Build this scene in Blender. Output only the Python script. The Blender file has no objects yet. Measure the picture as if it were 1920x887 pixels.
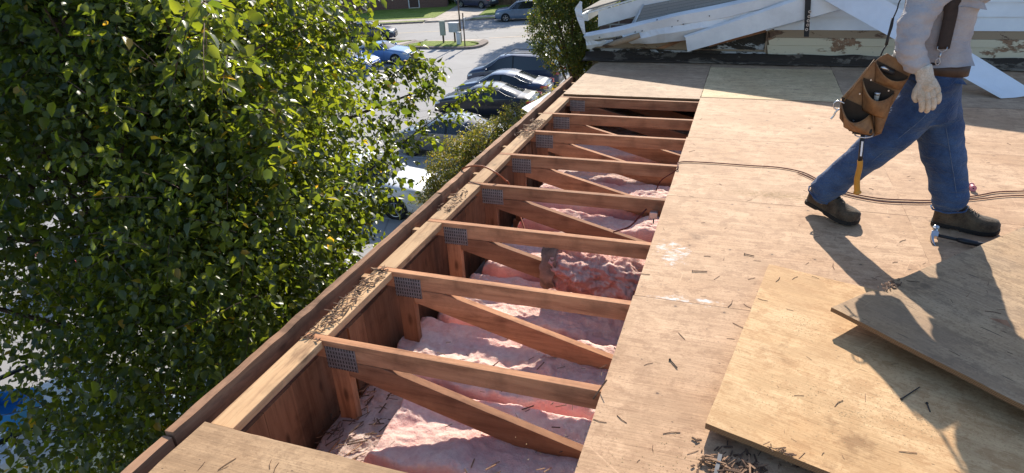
import bpy, math, random
import numpy as np
from mathutils import Vector, noise, Matrix
random.seed(7)
rng = np.random.default_rng(7)
R = math.radians
scene = bpy.context.scene
col = scene.collection

# ------------------------------------------------------------------ camera
H_CAM = 1.56                       # eye height above the roof deck
GZ = -6.44                         # ground level below the deck
AX = Vector((0.94410531, 0.10641275, -0.31199598))   # world x in camera terms (right, down, forward)
AY = Vector((0.32662446, -0.42978744, 0.84178336))
AZ = Vector((-0.04451547, -0.89663766, -0.44052161))
FPX = 1203.56
cam_d = bpy.data.cameras.new('camera')
cam = bpy.data.objects.new('camera', cam_d); col.objects.link(cam)
right = Vector((AX.x, AY.x, AZ.x)); up = -Vector((AX.y, AY.y, AZ.y)); fwd = Vector((AX.z, AY.z, AZ.z))
m3 = Matrix((right, up, -fwd)).transposed()
cam.matrix_world = Matrix.Translation((0, 0, H_CAM)) @ m3.to_4x4()
cam_d.sensor_width = 36.0; cam_d.lens = FPX/1920*36
cam_d.clip_start = 0.05; cam_d.clip_end = 2000
scene.camera = cam
def ray(px, py):
    c = Vector((px-960, py-443.5, FPX))
    return Vector((AX.dot(c), AY.dot(c), AZ.dot(c)))
def WZ(px, py, z=0.0):             # where the line of sight meets the level z
    r = ray(px, py); t = (z-H_CAM)/r.z
    return Vector((r.x*t, r.y*t, z))
def WY(px, py, Y):                 # where it meets the upright plane y = Y
    r = ray(px, py); t = Y/r.y
    return Vector((r.x*t, Y, H_CAM+r.z*t))

# ------------------------------------------------------------------ world, sun, exposure
SUN_EL, SUN_AZ = R(31), R(94)      # azimuth counter-clockwise from +x
SUNV = Vector((math.cos(SUN_EL)*math.cos(SUN_AZ), math.cos(SUN_EL)*math.sin(SUN_AZ), math.sin(SUN_EL)))
world = bpy.data.worlds.new('World'); scene.world = world; world.use_nodes = True
wn = world.node_tree; bg = wn.nodes['Background']
sky = wn.nodes.new('ShaderNodeTexSky'); sky.sky_type = 'NISHITA'; sky.sun_disc = False
sky.sun_elevation = SUN_EL; sky.sun_rotation = R(90)-SUN_AZ
sky.air_density = 1.0; sky.dust_density = 0.6; sky.ozone_density = 2.2
wn.links.new(sky.outputs[0], bg.inputs[0]); bg.inputs[1].default_value = 0.15
sun_d = bpy.data.lights.new('sun', 'SUN'); sun = bpy.data.objects.new('sun', sun_d); col.objects.link(sun)
sun_d.energy = 5.0; sun_d.angle = R(0.53); sun_d.color = (1.0, 0.92, 0.79)
sun.rotation_euler = SUNV.to_track_quat('Z', 'Y').to_euler(); sun.location = (0, 20, 20)
scene.view_settings.view_transform = 'Standard'; scene.view_settings.look = 'None'
scene.view_settings.exposure = 0.66; scene.view_settings.gamma = 1.0
scene.view_settings.use_curve_mapping = False
cy = scene.cycles
cy.max_bounces = 7; cy.diffuse_bounces = 4; cy.glossy_bounces = 3; cy.transmission_bounces = 5
cy.transparent_max_bounces = 8; cy.caustics_reflective = False; cy.caustics_refractive = False
cy.sample_clamp_indirect = 6.0; cy.use_denoising = True

# ------------------------------------------------------------------ materials
MATS = {}
class NT:
    def __init__(s, name):
        s.m = bpy.data.materials.new(name); s.m.use_nodes = True
        s.t = s.m.node_tree; s.b = s.t.nodes['Principled BSDF']; s.tc = None
    def n(s, typ, **kw):
        nd = s.t.nodes.new('ShaderNode'+typ)
        for k, v in kw.items(): setattr(nd, k, v)
        return nd
    def l(s, a, b): s.t.links.new(a, b)
    def coord(s, scale=(1, 1, 1), out='Object', rot=(0, 0, 0)):
        if s.tc is None: s.tc = s.n('TexCoord')
        mp = s.n('Mapping'); mp.inputs['Scale'].default_value = scale; mp.inputs['Rotation'].default_value = rot
        s.l(s.tc.outputs[out], mp.inputs[0]); return mp.outputs[0]
    def noise(s, scale, vec=None, detail=5, rough=0.6, dist=0.0):
        nd = s.n('TexNoise'); nd.inputs['Scale'].default_value = scale; nd.inputs['Detail'].default_value = detail
        nd.inputs['Roughness'].default_value = rough; nd.inputs['Distortion'].default_value = dist
        if vec is None: vec = s.coord()
        s.l(vec, nd.inputs['Vector']); return nd.outputs['Fac']
    def ramp(s, fac, stops, interp='LINEAR'):
        nd = s.n('ValToRGB'); cr = nd.color_ramp; cr.interpolation = interp
        while len(cr.elements) < len(stops): cr.elements.new(0.5)
        for e, (p, c) in zip(cr.elements, stops):
            e.position = p
            if not hasattr(c, '__len__'): c = (c, c, c)
            e.color = (*c[:3], 1)
        s.l(fac, nd.inputs[0]); return nd.outputs[0]
    def mix(s, fac, a, b, mode='MIX'):
        nd = s.n('MixRGB', blend_type=mode)
        for i, v in ((0, fac), (1, a), (2, b)):
            if hasattr(v, 'node'): s.l(v, nd.inputs[i])
            elif i == 0: nd.inputs[0].default_value = v
            else: nd.inputs[i].default_value = (*((v, v, v) if not hasattr(v, '__len__') else v)[:3], 1)
        return nd.outputs[0]
    def math(s, op, a, b=0.0):
        nd = s.n('Math', operation=op)
        for i, v in ((0, a), (1, b)):
            if hasattr(v, 'node'): s.l(v, nd.inputs[i])
            else: nd.inputs[i].default_value = v
        return nd.outputs[0]
    def bump(s, h, strength=0.3, dist=0.01):
        nd = s.n('Bump'); nd.inputs['Strength'].default_value = strength; nd.inputs['Distance'].default_value = dist
        s.l(h, nd.inputs['Height']); s.l(nd.outputs[0], s.b.inputs['Normal'])
    def out(s, colr, rough=0.8, metal=0.0, spec=0.4):
        for k, v in (('Base Color', colr), ('Roughness', rough), ('Metallic', metal), ('Specular IOR Level', spec)):
            if hasattr(v, 'node'): s.l(v, s.b.inputs[k])
            elif k == 'Base Color': s.b.inputs[k].default_value = (*v[:3], 1)
            else: s.b.inputs[k].default_value = v
        return s.m

def plain(name, c, rough=0.6, metal=0.0, var=0.12, scale=8.0, bump=0.0, coat=0.0, spec=0.4):
    t = NT(name); f = t.noise(scale, detail=6)
    c2 = tuple(x*(1-var*2) for x in c); c3 = tuple(min(1, x*(1+var)) for x in c)
    cc = t.ramp(f, [(0.3, c2), (0.7, c3)])
    if bump: t.bump(t.noise(scale*6, detail=4), bump, 0.004)
    if coat: t.b.inputs['Coat Weight'].default_value = coat; t.b.inputs['Coat Roughness'].default_value = 0.04
    MATS[name] = t.out(cc, rough, metal, spec); return t.m

def lumber(name, axis, light, mid, dark, stain=0.5):
    t = NT(name)
    sc = [14, 14, 14]; sc[axis] = 0.9
    tc = t.coord(tuple(sc)); wob = t.noise(2.2, t.coord(), 3)
    oi = t.n('ObjectInfo'); add = t.n('VectorMath', operation='ADD'); t.l(tc, add.inputs[0]); 
    sc1 = t.n('VectorMath', operation='SCALE'); sc1.inputs['Scale'].default_value = 37.0
    cmb = t.n('CombineXYZ'); t.l(oi.outputs['Random'], cmb.inputs[0]); t.l(oi.outputs['Random'], cmb.inputs[2])
    t.l(cmb.outputs[0], sc1.inputs[0]); t.l(sc1.outputs[0], add.inputs[1])
    g = t.noise(2.0, add.outputs[0], 7, 0.68, 0.6)
    base = t.ramp(g, [(0.25, dark), (0.47, mid), (0.75, light)])
    rnd = t.ramp(oi.outputs['Random'], [(0, (0.62, 0.58, 0.56)), (0.5, (0.92, 0.88, 0.84)), (1, (1.22, 1.16, 1.08))])
    base = t.mix(1.0, base, rnd, 'MULTIPLY')
    blot = t.noise(3.1, t.coord((1.0, 1.0, 1.0)), 6, 0.65)
    bl = t.ramp(blot, [(0.50, 0.0), (0.68, stain)])
    sm_ = t.noise(1.0, t.coord(tuple(2.2 if i == axis else 9 for i in range(3))), 8, 0.75)
    base = t.mix(t.ramp(sm_, [(0.52, 0.0), (0.64, 0.55)]), base, tuple(x*0.7 for x in dark))
    base = t.mix(bl, base, tuple(x*0.32 for x in dark))
    kn = t.n('TexVoronoi'); kn.inputs['Scale'].default_value = 1.0
    ks = [9, 9, 9]; ks[axis] = 3.2
    t.l(t.coord(tuple(ks)), kn.inputs['Vector'])
    kf = t.ramp(kn.outputs['Distance'], [(0.05, 1.0), (0.15, 0.0)])
    base = t.mix(t.math('MULTIPLY', kf, 0.75), base, tuple(x*0.4 for x in dark))
    t.bump(g, 0.35, 0.004)
    MATS[name] = t.out(base, 0.8, 0, 0.25); return t.m
for ax, nm in enumerate(('x', 'y', 'z')):
    lumber('truss_wood_'+nm, ax, (0.56, 0.30, 0.165), (0.44, 0.215, 0.115), (0.24, 0.105, 0.055))
    lumber('pale_wood_'+nm, ax, (0.60, 0.42, 0.25), (0.50, 0.32, 0.18), (0.25, 0.14, 0.08), 0.35)
lumber('fascia_wood', 1, (0.50, 0.30, 0.19), (0.38, 0.215, 0.13), (0.18, 0.10, 0.065), 0.75)

def plywood(name, light, mid, dark, axis=0, speck=1.0, grey=0.0, rays=0.35, nails=False):
    t = NT(name)
    oi = t.n('ObjectInfo')
    cmb = t.n('CombineXYZ')
    for i in range(2): t.l(t.math('MULTIPLY', oi.outputs['Random'], 23.0+i*9), cmb.inputs[i])
    def off(v):
        a = t.n('VectorMath', operation='ADD'); t.l(v, a.inputs[0]); t.l(cmb.outputs[0], a.inputs[1]); return a.outputs[0]
    s1 = [40, 40, 40]; s1[axis] = 1.6
    g = t.noise(1.4, off(t.coord(tuple(s1))), 7, 0.72, 0.4)
    s2 = [7, 7, 7]; s2[axis] = 0.8
    cath = t.noise(1.1, off(t.coord(tuple(s2))), 5, 0.6, 1.4)
    big = t.noise(1.3, off(t.coord()), 7, 0.66)
    base = t.ramp(big, [(0.36, mid), (0.58, light)])
    base = t.mix(t.ramp(g, [(0.42, 0.27), (0.54, 0.0)]), base, dark)
    mot = t.noise(11, off(t.coord((1, 1.3, 1))), 8, 0.75)
    base = t.mix(t.ramp(mot, [(0.43, 0.45), (0.50, 0.0)]), base, dark)
    gr_ = t.noise(95, off(t.coord((1, 1, 1))), 3, 0.8)
    base = t.mix(t.ramp(gr_, [(0.38, 0.45), (0.47, 0.0)]), base, dark)
    base = t.mix(t.ramp(t.noise(4.5, off(t.coord((1, 1, 1))), 8, 0.72), [(0.54, 0.0), (0.68, 0.45)]), base, tuple(min(1, x*1.22) for x in light))
    base = t.mix(t.ramp(t.noise(2.2, off(t.coord((1, 1, 1))), 9, 0.7, 0.8), [(0.51, 0.0), (0.57, 0.5)]), base, tuple(x*0.78 for x in mid))
    base = t.mix(t.ramp(cath, [(0.44, 0.30), (0.50, 0.0)]), base, tuple(x*0.75 for x in mid))
    st = t.noise(3.2, off(t.coord()), 9, 0.72)
    base = t.mix(t.ramp(st, [(0.60, 0.0), (0.68, 0.6)]), base, tuple(x*0.6 for x in dark))
    # little checks along the grain
    s3 = [110, 110, 110]; s3[axis] = 9
    ck = t.noise(1.0, off(t.coord(tuple(s3))), 3, 0.5)
    base = t.mix(t.ramp(ck, [(0.66, 0.0), (0.74, rays)]), base, tuple(x*0.3 for x in dark))
    # specks of tar and splinters
    vo = t.n('TexVoronoi'); vo.inputs['Scale'].default_value = 17; t.l(off(t.coord((1, 1.7, 1))), vo.inputs['Vector'])
    sp = t.ramp(vo.outputs['Distance'], [(0.05, 0.85*speck), (0.10, 0.0)])
    gate = t.ramp(t.noise(5, off(t.coord()), 3), [(0.47, 0.0), (0.53, 1.0)])
    base = t.mix(t.math('MULTIPLY', sp, gate), base, (0.045, 0.03, 0.022))
    # pale scratches
    sv = t.n('TexVoronoi', feature='DISTANCE_TO_EDGE'); sv.inputs['Scale'].default_value = 1.7
    t.l(off(t.coord((1.5, 1, 1), rot=(0, 0, 0.6))), sv.inputs['Vector'])
    sf = t.ramp(sv.outputs['Distance'], [(0.001, 0.42), (0.0045, 0.0)])
    sg = t.ramp(t.noise(2.1, off(t.coord((1.3, 1, 1))), 3), [(0.52, 0.0), (0.58, 1.0)])
    base = t.mix(t.math('MULTIPLY', sf, sg), base, tuple(min(1, x*1.35) for x in light))
    if grey: base = t.mix(t.ramp(t.noise(1.1, off(t.coord()), 6), [(0.42, 0.0), (0.6, grey)]), base, (0.16, 0.15, 0.14))
    if nails:                                                # nail heads over every truss
        gp_ = t.n('NewGeometry'); sp_ = t.n('SeparateXYZ'); t.l(gp_.outputs['Position'], sp_.inputs[0])
        jit = t.math('MULTIPLY', t.math('SUBTRACT', t.noise(1.7, gp_.outputs['Position'], 2), 0.5), 0.06)
        def cell(v, step, o_):
            q = t.math('DIVIDE', t.math('SUBTRACT', t.math('ADD', v, jit), o_), step); q = t.math('SUBTRACT', t.math('FRACT', t.math('ADD', q, 0.5)), 0.5)
            return t.math('MULTIPLY', q, step)
        dx_ = cell(sp_.outputs['X'], 0.203, 0.03); dy_ = cell(sp_.outputs['Y'], 0.608, 0.06)
        dd_ = t.math('SQRT', t.math('ADD', t.math('MULTIPLY', dx_, dx_), t.math('MULTIPLY', dy_, dy_)))
        base = t.mix(t.ramp(dd_, [(0.0045, 0.8), (0.0065, 0.0)]), base, (0.06, 0.045, 0.04))
        base = t.mix(t.ramp(dd_, [(0.006, 0.3), (0.02, 0.0)]), base, tuple(x*0.6 for x in dark))
    h = t.math('ADD', g, t.math('MULTIPLY', ck, -0.8))
    t.bump(h, 0.4, 0.003)
    t.base = base
    MATS[name] = t.out(base, 0.78, 0, 0.3); return t
dk = plywood('deck_plywood', (0.61, 0.395, 0.24), (0.49, 0.29, 0.16), (0.24, 0.12, 0.06), 0, 1.0, 0.0, 0.18, True)
# spattered white paint beside the opening
tt = dk
gm = tt.n('NewGeometry')
def blob(t, cx, cyy, rx, ry):
    sub = t.n('VectorMath', operation='SUBTRACT'); t.l(gm.outputs['Position'], sub.inputs[0]); sub.inputs[1].default_value = (cx, cyy, 0)
    mul = t.n('VectorMath', operation='MULTIPLY'); t.l(sub.outputs[0], mul.inputs[0]); mul.inputs[1].default_value = (1/rx, 1/ry, 0)
    ln = t.n('VectorMath', operation='LENGTH'); t.l(mul.outputs[0], ln.inputs[0])
    return t.ramp(ln.outputs['Value'], [(0.25, 1.0), (1.0, 0.0)])
pn = tt.noise(16, tt.coord((1.0, 1.6, 1)), 10, 0.78)
msk = tt.math('ADD', blob(tt, -0.24, 3.0, 0.22, 0.34), blob(tt, -0.12, 2.56, 0.42, 0.07))
msk = tt.math('ADD', msk, tt.math('MULTIPLY', blob(tt, -0.02, 3.75, 0.16, 0.6), 0.45))
pf = tt.ramp(tt.math('ADD', tt.math('MULTIPLY', msk, 0.26), pn), [(0.75, 0.0), (0.84, 0.7)])
c2 = tt.mix(pf, tt.base, (0.74, 0.73, 0.72))
tt.l(c2, tt.b.inputs['Base Color'])
plywood('worn_shade_plywood', (0.52, 0.36, 0.23), (0.40, 0.26, 0.16), (0.22, 0.13, 0.075), 0, 1.0, 0.0, 0.3, True)  # deck wood again, darker and warmer: wall shade tone and stains in its colour
plywood('fresh_plywood', (0.64, 0.425, 0.225), (0.56, 0.33, 0.15), (0.33, 0.155, 0.055), 0, 0.6)
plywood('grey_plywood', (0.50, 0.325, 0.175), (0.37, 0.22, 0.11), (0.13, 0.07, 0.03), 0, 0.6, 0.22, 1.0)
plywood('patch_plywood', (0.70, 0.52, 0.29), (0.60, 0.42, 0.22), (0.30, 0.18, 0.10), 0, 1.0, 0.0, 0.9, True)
plywood('corner_plywood', (0.52, 0.34, 0.195), (0.41, 0.25, 0.135), (0.24, 0.14, 0.075), 0, 0.8, 0.0)
def plyedge(name):
    t = NT(name); w = t.n('TexWave', wave_type='BANDS', bands_direction='Z'); w.inputs['Scale'].default_value = 60; w.inputs['Distortion'].default_value = 2
    t.l(t.coord(), w.inputs['Vector'])
    c = t.ramp(w.outputs['Fac'], [(0.3, (0.10, 0.055, 0.03)), (0.7, (0.34, 0.19, 0.09))])
    MATS[name] = t.out(c, 0.85, 0, 0.2)
plyedge('ply_edge')

def plate_mat():
    t = NT('nail_plate')
    tc = t.coord((1, 1, 1))
    br = t.n('TexBrick'); br.inputs['Scale'].default_value = 1.0
    br.inputs['Brick Width'].default_value = 0.014; br.inputs['Row Height'].default_value = 0.021; br.offset = 0.0
    br.inputs['Mortar Size'].default_value = 0.0042; br.inputs['Color1'].default_value = (0.012, 0.01, 0.01, 1)
    br.inputs['Color2'].default_value = (0.05, 0.04, 0.035, 1); br.inputs['Mortar'].default_value = (0.34, 0.32, 0.31, 1)
    mp = t.n('Mapping'); mp.inputs['Rotation'].default_value = (R(90), 0, 0); t.l(t.tc.outputs['Object'], mp.inputs[0])
    t.l(mp.outputs[0], br.inputs['Vector'])
    c = t.mix(t.ramp(t.noise(30), [(0.4, 0.0), (0.7, 0.6)]), br.outputs['Color'], (0.16, 0.13, 0.12))
    t.bump(br.outputs['Fac'], 0.8, 0.003)
    MATS['nail_plate'] = t.out(c, 0.5, 0.55, 0.5)
plate_mat()

def insul(name, light, deep, brown=0.0, sidec=(0.70, 0.34, 0.32)):
    t = NT(name)
    a = t.noise(3.5, None, 8, 0.7); b = t.noise(26, None, 6, 0.75)
    c = t.ramp(a, [(0.34, deep), (0.60, light)])
    c = t.mix(t.ramp(b, [(0.35, 0.5), (0.6, 0.0)]), c, tuple(x*0.75 for x in deep))
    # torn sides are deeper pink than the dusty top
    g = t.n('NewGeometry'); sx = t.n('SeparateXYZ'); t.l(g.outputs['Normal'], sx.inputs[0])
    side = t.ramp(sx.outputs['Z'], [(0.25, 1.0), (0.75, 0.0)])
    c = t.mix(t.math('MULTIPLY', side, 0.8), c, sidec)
    d = t.ramp(t.noise(7, None, 7, 0.75), [(0.60, 0.0), (0.76, 0.5+brown)])
    c = t.mix(d, c, (0.20, 0.12, 0.09))
    hh = t.math('ADD', a, t.math('MULTIPLY', b, 0.6)); t.bump(hh, 0.9, 0.022)
    t.b.inputs['Subsurface Weight'].default_value = 0.35; t.b.inputs['Subsurface Radius'].default_value = (1.0, 0.55, 0.5); t.b.inputs['Subsurface Scale'].default_value = 0.025
    MATS[name] = t.out(c, 1.0, 0, 0.1)
insul('pink_insulation', (0.90, 0.68, 0.58), (0.82, 0.46, 0.41))
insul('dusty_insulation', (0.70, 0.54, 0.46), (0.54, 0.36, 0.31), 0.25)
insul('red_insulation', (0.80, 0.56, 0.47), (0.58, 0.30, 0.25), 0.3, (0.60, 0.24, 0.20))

def leafmat(name, c1, c2, trans, tw=0.5, gloss=0.42, yellow=0.02):
    t = NT(name); g = t.n('NewGeometry')
    c = t.ramp(g.outputs['Random Per Island'], [(0.0, c1), (0.55, tuple((a+b)/2 for a, b in zip(c1, c2))), (1-yellow-0.005, c2), (1-yellow, (0.22, 0.15, 0.03))])
    t.out(c, gloss, 0, 0.5)
    tr = t.n('BsdfTranslucent')
    c3 = t.mix(1.0, c, tuple(x for x in trans), 'MULTIPLY'); t.l(c3, tr.inputs['Color'])
    mx = t.n('MixShader'); mx.inputs[0].default_value = tw
    t.l(t.b.outputs[0], mx.inputs[1]); t.l(tr.outputs[0], mx.inputs[2])
    t.l(mx.outputs[0], t.t.nodes['Material Output'].inputs['Surface'])
    MATS[name] = t.m
leafmat('pear_leaf', (0.022, 0.040, 0.015), (0.072, 0.095, 0.020), (7.2, 6.0, 1.3), 0.44, 0.34, 0.006)
leafmat('dark_leaf', (0.03, 0.055, 0.015), (0.07, 0.10, 0.02), (3.2, 2.8, 1.2), 0.35)
leafmat('olive_leaf', (0.05, 0.07, 0.016), (0.16, 0.145, 0.03), (3.6, 3.2, 1.2), 0.42, 0.45, 0.06)
leafmat('maple_leaf', (0.03, 0.055, 0.014), (0.10, 0.115, 0.022), (3.6, 3.2, 1.2), 0.42, 0.45, 0.03)
leafmat('red_leaf', (0.08, 0.03, 0.015), (0.16, 0.07, 0.02), (2.5, 2.0, 1.0), 0.35)
plain('bark', (0.085, 0.06, 0.045), 0.9, 0, 0.3, 12, 0.8)
plain('twig', (0.12, 0.07, 0.05), 0.8, 0, 0.2, 20)

# ------------------------------------------------------------------ mesh helpers
class MB:
    def __init__(s): s.v = []; s.f = []; s.mi = []; s.cur = 0
    def add(s, vs, fs, mi=None):
        o = len(s.v); s.v += [tuple(v) for v in vs]; s.f += [tuple(i+o for i in f) for f in fs]
        s.mi += [s.cur if mi is None else mi]*len(fs); return s
    def box(s, x0, x1, y0, y1, z0, z1, mi=None):
        vs = [(x, y, z) for z in (z0, z1) for y in (y0, y1) for x in (x0, x1)]
        return s.add(vs, [(0, 2, 3, 1), (4, 5, 7, 6), (0, 1, 5, 4), (2, 6, 7, 3), (0, 4, 6, 2), (1, 3, 7, 5)], mi)
    def bar(s, a, b, w, h, upv=(0, 0, 1), mi=None):
        a, b = Vector(a), Vector(b); d = (b-a).normalized(); u = Vector(upv)
        sd = d.cross(u)
        if sd.length < 1e-4: sd = d.cross(Vector((1, 0, 0)))
        sd.normalize(); u = sd.cross(d).normalized()
        vs = []
        for p in (a, b):
            for i, j in ((-1, -1), (1, -1), (1, 1), (-1, 1)): vs.append(p+sd*(i*w/2)+u*(j*h/2))
        return s.add(vs, [(0, 1, 2, 3), (7, 6, 5, 4), (0, 4, 5, 1), (1, 5, 6, 2), (2, 6, 7, 3), (3, 7, 4, 0)], mi)
    def tube(s, pts, r, n=8, mi=None, cap=True):
        pts = [Vector(p) for p in pts]; rs = r if hasattr(r, '__len__') else [r]*len(pts)
        vs = []; prev = None
        for i, p in enumerate(pts):
            d = (pts[min(i+1, len(pts)-1)]-pts[max(i-1, 0)]).normalized()
            ref = prev if prev is not None else (Vector((0, 0, 1)) if abs(d.z) < 0.9 else Vector((1, 0, 0)))
            a = (ref-d*ref.dot(d)).normalized(); prev = a; b = d.cross(a)
            for k in range(n):
                t = 2*math.pi*k/n; vs.append(p+(a*math.cos(t)+b*math.sin(t))*rs[i])
        fs = [(i*n+k, i*n+(k+1) % n, (i+1)*n+(k+1) % n, (i+1)*n+k) for i in range(len(pts)-1) for k in range(n)]
        if cap: fs += [tuple(range(n-1, -1, -1)), tuple((len(pts)-1)*n+k for k in range(n))]
        return s.add(vs, fs, mi)
    def disc(s, c, ax, r, t, n=20, mi=None):
        ax = Vector(ax).normalized(); c = Vector(c)
        return s.tube([c-ax*t/2, c+ax*t/2], r, n, mi)
    def slab(s, poly, off, mi=None):            # a polygon given its own thickness
        off = Vector(off); n = len(poly); P = [Vector(p) for p in poly]
        vs = P+[p+off for p in P]
        fs = [tuple(range(n)), tuple(range(2*n-1, n-1, -1))]+[(i, i+n, (i+1) % n+n, (i+1) % n) for i in range(n)]
        return s.add(vs, fs, mi)
    def grid(s, P, mi=None):                    # P[i][j] points
        ni, nj = len(P), len(P[0]); vs = [p for row in P for p in row]
        return s.add(vs, [(i*nj+j, i*nj+j+1, (i+1)*nj+j+1, (i+1)*nj+j) for i in range(ni-1) for j in range(nj-1)], mi)
    def build(s, name, mats, parent=None, smooth=False, bevel=0.0, loc=None):
        if loc is not None:
            L = Vector(loc); s.v = [tuple(Vector(v)-L) for v in s.v]
        me = bpy.data.meshes.new(name); me.from_pydata(s.v, [], s.f)
        ml = mats if isinstance(mats, (list, tuple)) else [mats]
        for m in ml: me.materials.append(MATS[m] if isinstance(m, str) else m)
        if len(ml) > 1: me.polygons.foreach_set('material_index', s.mi)
        me.update(); fixn(me)
        if smooth: me.shade_smooth()
        o = bpy.data.objects.new(name, me); col.objects.link(o)
        if parent is not None: o.parent = parent
        if loc is not None: o.location = loc
        if bevel:
            b = o.modifiers.new('bevel', 'BEVEL'); b.width = bevel; b.segments = 2; b.limit_method = 'ANGLE'; b.angle_limit = R(40)
        return o
def fixn(me):
    import bmesh
    if len(me.polygons) > 60000: return
    bm = bmesh.new(); bm.from_mesh(me); bmesh.ops.recalc_face_normals(bm, faces=bm.faces); bm.to_mesh(me); bm.free()
def tag(o, label=None, cat=None, group=None, kind=None):
    for k, v in (('label', label), ('category', cat), ('group', group), ('kind', kind)):
        if v: o[k] = v
    return o
def empty(name, loc=(0, 0, 0), rz=0.0):
    o = bpy.data.objects.new(name, None); col.objects.link(o); o.location = loc; o.rotation_euler = (0, 0, rz)
    o.empty_display_size = 0.1; return o
def copy_tree(o, parent=None):
    c = o.copy(); col.objects.link(c)
    if parent is not None: c.parent = parent
    for ch in list(o.children): copy_tree(ch, c)
    return c
def nz(x, y, z, s=1.0): return noise.noise(Vector((x*s, y*s, z*s)))
def wp(mb, name, mat, root, **kw):           # a part given in world coordinates under an unturned root
    L = root.location; mb.v = [(v[0]-L.x, v[1]-L.y, v[2]-L.z) for v in mb.v]
    return mb.build(name, mat, root, **kw)

# ------------------------------------------------------------------ ground, road, lawns
def asphalt(name, c, s=1.0):
    t = NT(name)
    a = t.noise(0.25, None, 8, 0.7); b = t.noise(60*s, None, 3, 0.7)
    cc = t.ramp(a, [(0.3, tuple(x*0.86 for x in c)), (0.7, tuple(x*1.1 for x in c))])
    cc = t.mix(t.ramp(b, [(0.3, 0.35), (0.6, 0.0)]), cc, tuple(x*0.5 for x in c))
    st = t.noise(0.7, t.coord((1, 1, 1), rot=(0, 0, 0.4)), 9, 0.75)
    cc = t.mix(t.ramp(st, [(0.58, 0.0), (0.75, 0.45)]), cc, tuple(x*0.5 for x in c))
    vo = t.n('TexVoronoi', feature='DISTANCE_TO_EDGE'); vo.inputs['Scale'].default_value = 0.22
    t.l(t.coord((1, 1, 1)), vo.inputs['Vector'])
    cc = t.mix(t.ramp(vo.outputs['Distance'], [(0.002, 0.5), (0.008, 0.0)]), cc, tuple(x*0.35 for x in c))
    MATS[name] = t.out(cc, 0.85, 0, 0.3)
asphalt('asphalt', (0.35, 0.335, 0.325)); asphalt('road_asphalt', (0.33, 0.315, 0.305))
plain('concrete', (0.46, 0.39, 0.33), 0.9, 0, 0.15, 2, 0.3)
plain('curb', (0.24, 0.19, 0.165), 0.9, 0, 0.2, 3, 0.3)
plain('white_line', (0.62, 0.62, 0.60), 0.8, 0, 0.2, 5); plain('yellow_line', (0.62, 0.47, 0.24), 0.8, 0, 0.2, 5)
def grassmat(name, a, b, d):
    t = NT(name); n1 = t.noise(0.6, None, 8, 0.7); n2 = t.noise(40, t.coord((1, 1, 0.3)), 4, 0.7)
    c = t.ramp(n1, [(0.35, a), (0.6, b)]); c = t.mix(t.ramp(n2, [(0.35, 0.7), (0.6, 0.0)]), c, d)
    t.bump(n2, 1.0, 0.05); MATS[name] = t.out(c, 0.9, 0, 0.2)
grassmat('grass', (0.30, 0.35, 0.08), (0.20, 0.28, 0.035), (0.08, 0.12, 0.03))
grassmat('soil', (0.13, 0.10, 0.07), (0.09, 0.10, 0.04), (0.04, 0.045, 0.02))

def sheet(name, pts, z, mat, top=0.0):
    mb = MB(); base = [(p[0], p[1], GZ+z) for p in pts]
    if top: mb.slab([(p[0], p[1], GZ+z+top) for p in pts], (0, 0, -top))
    else: mb.add(base, [tuple(range(len(base)))])
    o = mb.build(name, mat); o['kind'] = 'structure'; return o
sheet('ground', [(-700, -500), (700, -500), (700, 900), (-700, 900)], 0, 'asphalt')
ua = R(20.5); U = Vector((math.cos(ua), math.sin(ua), 0)); V = Vector((-U.y, U.x, 0))   # along and across the street
O0 = Vector((-20.2, 47.3, 0))                            # a point on the near side of the road
def st(a, b): p = O0+U*a+V*b; return (p.x, p.y)
sheet('road', [st(-300, 0), st(300, 0), st(300, 10.2), st(-300, 10.2)], 0.004, 'road_asphalt')
sheet('road_centre_line', [st(-300, 4.6), st(300, 4.6), st(300, 4.72), st(-300, 4.72)], 0.008, 'yellow_line')
sheet('gutter', [st(-300, 9.75), st(300, 9.75), st(300, 10.2), st(-300, 10.2)], 0.008, 'concrete')
sheet('entrance_gutter', [st(1.5, -0.45), st(60, -0.45), st(60, 0.0), st(1.5, 0.0)], 0.008, 'concrete')
# far side: kerb, verge, footway, lawn, driveway
sheet('far_kerb', [st(-300, 10.2), st(-4.6, 10.2), st(-4.6, 10.38), st(-300, 10.38)], 0, 'curb', 0.14)
sheet('far_kerb', [st(-0.3, 10.2), st(300, 10.2), st(300, 10.38), st(-0.3, 10.38)], 0, 'curb', 0.14)
sheet('verge', [st(-300, 10.38), st(-4.7, 10.38), st(-4.6, 11.0), st(-300, 11.0)], 0.0, 'grass', 0.13)
sheet('verge', [st(-0.2, 10.38), st(300, 10.38), st(300, 11.0), st(0.0, 11.0)], 0.0, 'grass', 0.13)
sheet('footway', [st(-300, 11.0), st(300, 11.0), st(300, 12.4), st(-300, 12.4)], 0.0, 'concrete', 0.135)
sheet('far_lawn', [st(-300, 12.4), st(-3.75, 12.4), st(-1.7, 24), st(-1.7, 60), st(-300, 60)], 0.0, 'grass', 0.15)
sheet('far_lawn', [st(0.4, 12.4), st(300, 12.4), st(300, 60), st(2.2, 60), st(2.2, 24)], 0.0, 'grass', 0.15)
sheet('driveway', [st(-4.5, 10.2), st(-0.4, 10.2), st(0.35, 12.4), st(2.15, 24), st(-1.65, 24), st(-3.7, 12.4)], 0.02, 'concrete', 0.125)
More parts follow.
